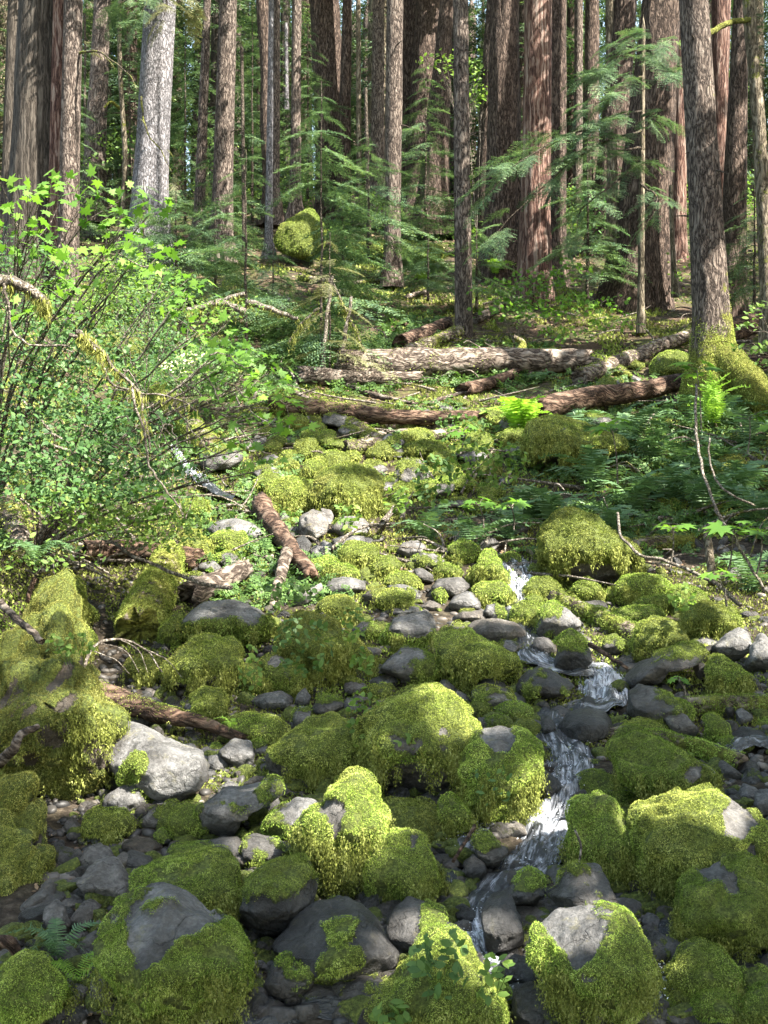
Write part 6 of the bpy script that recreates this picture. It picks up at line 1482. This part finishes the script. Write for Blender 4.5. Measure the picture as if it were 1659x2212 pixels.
    tag(A.mk('leaf_litter', M['litter']), 'brown fallen leaves and bark chips on the slope', 'leaf litter', None, 'stuff')
    # moss carpet of the slope: humps of many fronds
    U = r.uniform(-60, 3380, 230000); Vv = 1060 + (4300 - 1060) * r.random(230000) ** 1.35; d = GH(U, Vv); x = (U - 1659) / FOC * d
    k = fbm(np.stack([x * .55, d * .55, d * 0], 1), 3, 33) * 1.5 + .25 * sstep(d, 26, 16) - .5 * sstep(d, 30, 40) - .75 * sstep(-d, -12, -8.5)
    s_ = k > .02; x, d, k = x[s_], d[s_], k[s_]; n = len(x)
    P = np.stack([x, d, H(x, d) + .02 + np.clip(k, 0, .5) * .16 * fbm(np.stack([x * 2.2, d * 2.2, d * 0], 1), 2, 3).clip(-.2, 1)], 1)
    w_ = np.maximum(.008, d / 1200 * 1.9); D = np.array([0, -.2, .8]) + r.normal(size=(n, 3)) * .5; D /= np.linalg.norm(D, axis=1)[:, None]; S = np.cross(D, r.normal(size=(n, 3))); S /= np.linalg.norm(S, axis=1)[:, None]
    V = np.stack([P - S * w_[:, None] * .6, P + S * w_[:, None] * .6, P + D * (w_ * 1.7)[:, None]], 1).reshape(-1, 3)
    tag(obj('moss_carpet', mesh('moss_carpet', V, np.arange(3 * n).reshape(-1, 3), M['moss'], {'tone': np.repeat(np.stack([k * 0, .25 + .5 * fbm(P * .9, 2, 19), np.clip(.5 + .9 * fbm(P * .7, 2, 91), 0, 1)], 1), 3, 0)})), 'moss carpet spread over the soil and rotten wood of the slope', 'moss', None, 'stuff')
    # fallen twigs and small sticks
    A = Acc(); U = r.uniform(100, 3300, 420); Vv = r.uniform(1100, 2500, 420); d = GH(U, Vv)
    for u, v, dd in zip(U, Vv, d):
        p = np.array([(u - 1659) / FOC * dd, dd, 0]); p[2] = H(p[0], p[1]) + .05; a = r.uniform(0, 6.28); L_ = r.uniform(.3, 1.8); e = p + [math.cos(a) * L_, math.sin(a) * L_ * .6, 0]; e[2] = H(e[0], e[1]) + r.uniform(.03, .35)
        V, F = tube(curve([p, (p + e) / 2 + r.normal(size=3) * .08, e], 7), np.linspace(r.uniform(.012, .04), .006, 7), 5); A.add(V, F, r.uniform(-.2, .5))
    tag(A.mk('fallen_twigs', M['twig'], smooth=True), 'dead twigs and small branches strewn over the slope', 'twigs', None, 'stuff')
def big_foot():
    """moss and a spreading root on the foot of the front trunk"""
    T = TREES['t26']; P0 = T['P0']; root = T['root']; d = T['d']
    cv = curve([at(1659 + 1400, 1500, d), at(1659 + 1480, 1560, d - .3), at(1659 + 1560, 1640, d - .7), at(1659 + 1640, 1730, d - 1.0), at(1659 + 1760, 1800, d - 1.2)], 60, .04, 3)
    V, F = tube(cv, np.linspace(.34, .22, 60), 30); V = V + vnormals(V, F) * (.05 * fbm(V * 2.5, 3, 9))[:, None]
    nn = vnormals(V, F); C = np.repeat(cv, 30, 0)
    if (nn * (V - C)).sum() < 0: nn = -nn
    o = obj('root', mesh('root', V - P0, F, M['bark_brown'], {'k': np.full(len(V), .8)}, True), root)
    t = tufts(V, nn, F, np.full(len(V), .9), d, 'o', 1.0); obj('moss', mesh('moss', t[0] - P0, t[1], M['moss'], {'tone': t[2]}), o)
    tr = [c for c in root.children if c.name.startswith('trunk')][0].data
    n = len(tr.vertices); V = np.empty(n * 3, np.float32); tr.vertices.foreach_get('co', V); V = V.reshape(-1, 3).astype(float) + P0
    F = np.array([p.vertices[:] for p in tr.polygons]); nn = vnormals(V, F); ax = np.stack([P0[0] + 0 * V[:, 0], P0[1] + 0 * V[:, 0], V[:, 2]], 1)
    if (nn * (V - ax)).sum() < 0: nn = -nn
    h = V[:, 2] - P0[2]; k = np.clip(1.25 - h / 1.1 + .6 * fbm(V * 2, 2, 4) + .35 * np.clip(nn[:, 0], 0, 1) * (h < 3.2), 0, 1)
    t = tufts(V, nn, F, k, d, 'o', 1.0); obj('moss', mesh('moss', t[0] - P0, t[1], M['moss'], {'tone': t[2]}), root)
M['pale_flower'] = leafmat('pale_flower_heads', [(0.45, 0.5, 0.25), (0.6, 0.62, 0.4), (0.75, 0.76, 0.6)], 0.3)
# ---- dead and moss-hung branches of the left foreground
def mossy_branches():
    def hang(label, pts, r0, r1, d, n, ln, seed, name='mossy_branch'):
        if name == 'dead_stem' or 'lichen' in label or 'limb' in label and seed in (7, 8, 9): d = 24; pts = [(u, v, 0) for u, v, _ in pts]; r0 *= .8
        n = n // 2; ln = ln * .75
        r = np.random.default_rng(seed); P = np.array([at(u, v, d + (dd if True else 0)) for (u, v, dd) in pts]); cv = curve(P, 40, .03, seed); base = cv[20].copy()
        V, F = tube(cv, np.linspace(r0 / FOC * d, r1 / FOC * d, 40), 7); A = Acc(); A.add(V - base, F, .1); o = A.mk(name, M['twig'], None, (0, 0, 0), True); o.location = base; tag(o, label, 'branch', 'fine twigs among the maple tips' if 'tangled' in label else None)
        if n:
            i = r.integers(2, 39, n); i = i[pn(np.stack([i * .35, i * 0 + seed * 3.3, i * 0], 1), 5) > -.12]; n = len(i); q = cv[i] + r.normal(size=(n, 3)) * .02; m = 6; acc = []
            for k in range(m):
                A0 = q - [0, 0, 1] * (ln * r.random((n, 1)) ** 2.2 * (.25 + .75 * ((i * 7919 % 13) / 13.)[:, None])) * 1.0 + r.normal(size=(n, 3)) * .018; D = np.array([0, 0, -1.]) + r.normal(size=(n, 3)) * .35; S = r.normal(size=(n, 3)) * .0045
                acc.append(np.stack([A0 - S, A0 + S, A0 + D * .06], 1).reshape(-1, 3))
            V = np.concatenate(acc) - base; obj('hanging_moss', mesh('hanging_moss', V, np.arange(len(V)).reshape(-1, 3), M['moss'], {'tone': np.tile((0, .35, .85), (len(V), 1))}), o)
    hang('moss-bearded limb entering at the left edge', [(-60, 1230, 0), (60, 1215, 0), (180, 1290, 0), (200, 1320, 0)], 34, 12, 11.5, 600, .2, 1)
    hang('bare white twig zigzagging down at the left edge', [(15, 1230, 0), (30, 1290, 0), (60, 1440, 0), (150, 1490, 0), (290, 1490, 0)], 7, 4, 11.4, 0, 0, 2, 'bare_branch')
    hang('long mossy limb sagging down through the left bushes', [(300, 1440, 0), (420, 1490, 0), (500, 1600, 0), (600, 1700, 0), (620, 1800, 0), (650, 1950, 0)], 9, 5, 12.0, 240, .16, 3)
    hang('brown moss clump branch hanging in the middle of the bushes', [(330, 1430, 0), (380, 1470, 0), (430, 1530, 0)], 12, 6, 11.9, 200, .24, 4)
    hang('thin bare branch curving down past the upper brook', [(560, 1680, 0), (620, 1850, 0), (640, 2000, 0), (700, 2090, 0), (780, 2200, 0)], 6, 4, 11.8, 0, 0, 5, 'bare_branch')
    hang('bare forked branch beneath the maple tips', [(420, 1480, 0), (470, 1640, 0), (600, 1700, 0), (760, 1720, 0), (850, 1780, 0)], 6, 3, 12.1, 30, .1, 6, 'bare_branch')
    hang('drooping dead limb fringed with lichen in the centre', [(1060 + 0, 1350, 12), (960, 1310, 11.6), (860, 1330, 11.4), (810, 1340, 11.2)], 22, 9, 12, 300, .35, 7)
    hang('second dead limb sweeping left from the thin dark stem', [(1055, 1270, 12.4), (950, 1300, 12), (840, 1330, 11.6)], 14, 6, 12, 260, .3, 8)
    hang('mossy dead limb reaching right from the thin dark stem', [(1065, 1300, 12.2), (1180, 1340, 12), (1290, 1380, 11.8)], 20, 8, 12, 300, .25, 9)
    hang('lichened branch tip hanging left of the twin dark stems', [(1380, 1330, 10), (1300, 1400, 9.8), (1250, 1480, 9.6)], 8, 3, 12, 360, .45, 10)
    hang('lichen-draped limb hanging right of the twin dark stems', [(1440, 1230, 10), (1500, 1350, 9.8), (1560, 1480, 9.6), (1610, 1580, 9.5)], 7, 3, 12, 400, .4, 11)
    hang('dark leaning stem right of the twin dark stems', [(1520, 1280, 10), (1480, 1500, 10), (1440, 1680, 10)], 9, 14, 12, 60, .2, 12, 'dead_stem')
    hang('left one of the twin dark stems below the young hemlock', [(1435, 1190, 10), (1405, 1440, 10), (1395, 1690, 10)], 9, 11, 12, 60, .2, 13, 'dead_stem')
    rr = np.random.default_rng(3)
    for i in range(16):
        u = rr.uniform(480, 1050); v = rr.uniform(1480, 1950); a = rr.uniform(-.4, 1.2); L_ = rr.uniform(120, 300)
        hang('tangled grey twig among the maple tips above the upper brook', [(u, v, 0), (u + L_ * .3 * math.cos(a), v + L_ * .3 * math.sin(a) - 20, .1), (u + L_ * .7 * math.cos(a), v + L_ * .7 * math.sin(a) + 15, 0), (u + L_ * math.cos(a), v + L_ * math.sin(a), .1)], 4, 2, 12.6, 0, 0, 40 + i, 'bare_twig')
# ------------------------------------------------------------------ what tells each boulder from its neighbours
def label_rocks():
    marks = [(r['c'], r['nick']) for r in ROCKS if r['nick']]
    marks += [(np.array(tl('E', 1230, 120)), 'driftwood trunk'), (np.array(tl('E', 640, 860)), 'decayed mossy log'), (np.array(tl('F', 950, 460)), 'diagonal mossy log'), (np.array(tl('F', 1250, 1010)), 'long thin mossy log'),
              (np.array(tl('F', 950, 760)), 'upper waterfall'), (np.array(tl('H', 720, 250)), 'lower cascade'), (np.array(tl('H', 400, 750)), 'little chute'), (np.array(tl('H', 1195, 950)), 'second outlet'), (np.array(tl('E', 940, 310)), 'pinkish scaly log'),
              (np.array(tl('E', 660, 330)), 'shaggy stump log'), (np.array(tl('F', 1560, 1040)), 'black pool'), (np.array(tl('D', 1000, 600)), 'slanting brown log'), (np.array(tl('D', 650, 800)), 'glowing fern'), (np.array(tl('C', 800, 720)), 'plunging mossy log'),
              (np.array(tl('D', 200, 740)), 'thin bare grey log'), (np.array(tl('F', 1410, 190)), 'upright mossy stick'), (np.array(tl('C', 1400, 665)), 'red-middled mossy log'), (np.array(tl('E', 500, 600)), 'arching branch')]
    def rel(c, m):
        d = c - m; ax, ay = abs(d[0]), abs(d[1])
        v = 'above' if d[1] < 0 else 'below'; h = 'left of' if d[0] < 0 else 'right of'
        if ax > 2.2 * ay: return 'just ' + h if ax < 260 else h
        if ay > 2.2 * ax: return 'just ' + v if ay < 200 else v
        return v + ' and ' + h
    used = {}; todo = []
    for r in ROCKS:
        u0, v0, u1, v1 = r['box']; big = r['W']
        size = 'large' if big > 1.0 else 'middling' if big > .6 else 'small' if big > .32 else 'tiny'
        cov = 'moss-covered' if r['cov'] > .72 else 'half-mossy' if r['cov'] > .32 else 'moss-flecked' if r['cov'] > .08 else 'bare'
        col = {'g': 'grey', 'd': 'wet black', 'b': 'brown', 'p': 'pale', 'o': 'olive', 'y': 'yellow-green', 'k': 'dark', 'r': 'reddish', 'e': 'earthy'}[r['tone']]
        asp = (u1 - u0) / (v1 - v0); shape = 'flat' if asp > 2.2 else 'long' if asp > 1.6 else 'upright' if asp < .85 else 'rounded' if r['mode'] == 'F' else 'blocky'
        r['desc'] = (size, cov, col, shape); r['cat'] = 'boulder' if big > .45 else 'rock'
        if r['nick']:
            side = 'left' if r['c'][0] < 1100 else 'right' if r['c'][0] > 2300 else 'centre'; dep = 'foreground' if r['c'][1] > 3300 else 'middle ground' if r['c'][1] > 2100 else 'distance'
            tail = {'left': 'in the left ', 'right': 'in the right ', 'centre': 'in the central '}[side] + dep
            r['label'] = r['nick'] + ' ' + tail if 'bank' not in r['nick'] else r['nick'] + ' of soil and roots at the left edge'
            used[r['label']] = 1
        else:
            dm = sorted(marks, key=lambda m: np.hypot(*(r['c'] - m[0]))); r['near'] = dm[:3]; todo.append(r)
    for r in todo:
        size, cov, col, shape = r['desc']; base = '%s %s %s %s %s ' % (size, cov, col, shape, r['cat']); m = r['near']
        cands = [base + rel(r['c'], m[0][0]) + ' the ' + m[0][1]]
        for k in (1, 2):
            mid = abs((r['c'] - m[0][0]) @ (m[k][0] - m[0][0])) / (np.sum((m[k][0] - m[0][0]) ** 2) + 1)
            if 0.15 < mid < .85: cands.append('%s %s %s ' % (cov, col, r['cat']) + 'between ' + m[0][1] + ' and ' + m[k][1])
            cands.append('%s %s ' % (shape, r['cat']) + rel(r['c'], m[0][0]) + ' ' + m[0][1] + ', ' + rel(r['c'], m[k][0]) + ' ' + m[k][1])
            cands.append(base + rel(r['c'], m[k][0]) + ' the ' + m[k][1])
        cands += ['second ' + cands[0], 'third ' + cands[0], 'fourth ' + cands[0], 'fifth ' + cands[0]]
        for c in cands:
            if c not in used and 4 <= len(c.replace(',', '').split()) <= 16: break
        used[c] = 1; r['label'] = c
    for r in ROCKS:
        tag(r['o'], r['label'], r['cat'] if 'bank' not in r['label'] else 'bank', None if (r['nick'] and 'bank' in r['nick']) else 'boulders and rocks of the stream bed')
def label_ferns():
    f = [o for o in sc.objects if o.get('category') == 'fern' and not o.get('label')]
    rows = sorted(f, key=lambda o: -o.location.y / 1.0)
    lm = [(np.array(tl('F', 880, 160)), 'great mossy boulder'), (np.array(tl('D', 1430, 450)), 'mossy-footed trunk'), (np.array(tl('D', 1010, 900)), 'largest broad-leaved plant'), (np.array(tl('D', 800, 780)), 'arched moss mound'), (np.array(tl('F', 1405, 190)), 'upright mossy stick'),
          (np.array(tl('D', 1050, 590)), 'slanting brown log'), (np.array(tl('D', 1550, 990)), 'orange-brown mossy log'), (np.array(tl('F', 470, 260)), 'dark peaked boulder'), (np.array(tl('D', 1530, 900)), 'dim olive mound')]
    used = set()
    for o in rows:
        x, y, z = o.location; c = np.array([1659 + x / y * FOC, 2212 - z / y * FOC])
        ms = sorted(lm, key=lambda m: np.hypot(*(c - m[0])))
        done = False
        for m in ms:
            d = c - m[0]; rl = ('above' if d[1] < 0 else 'below') if abs(d[1]) > abs(d[0]) else ('left of' if d[0] < 0 else 'right of')
            t = 'dark green sword fern %s the %s' % (rl, m[1])
            if t not in used: used.add(t); o['label'] = t; done = True; break
        if not done: o['label'] = 'dark green sword fern among others right of centre'
build_ground(); build_rocks(); fill_rocks(); small_stones(); gravel(); build_trees(); background(); boughs(); build_logs(); build_water(); build_plants(); mossy_branches(); big_foot(); label_rocks(); label_ferns()
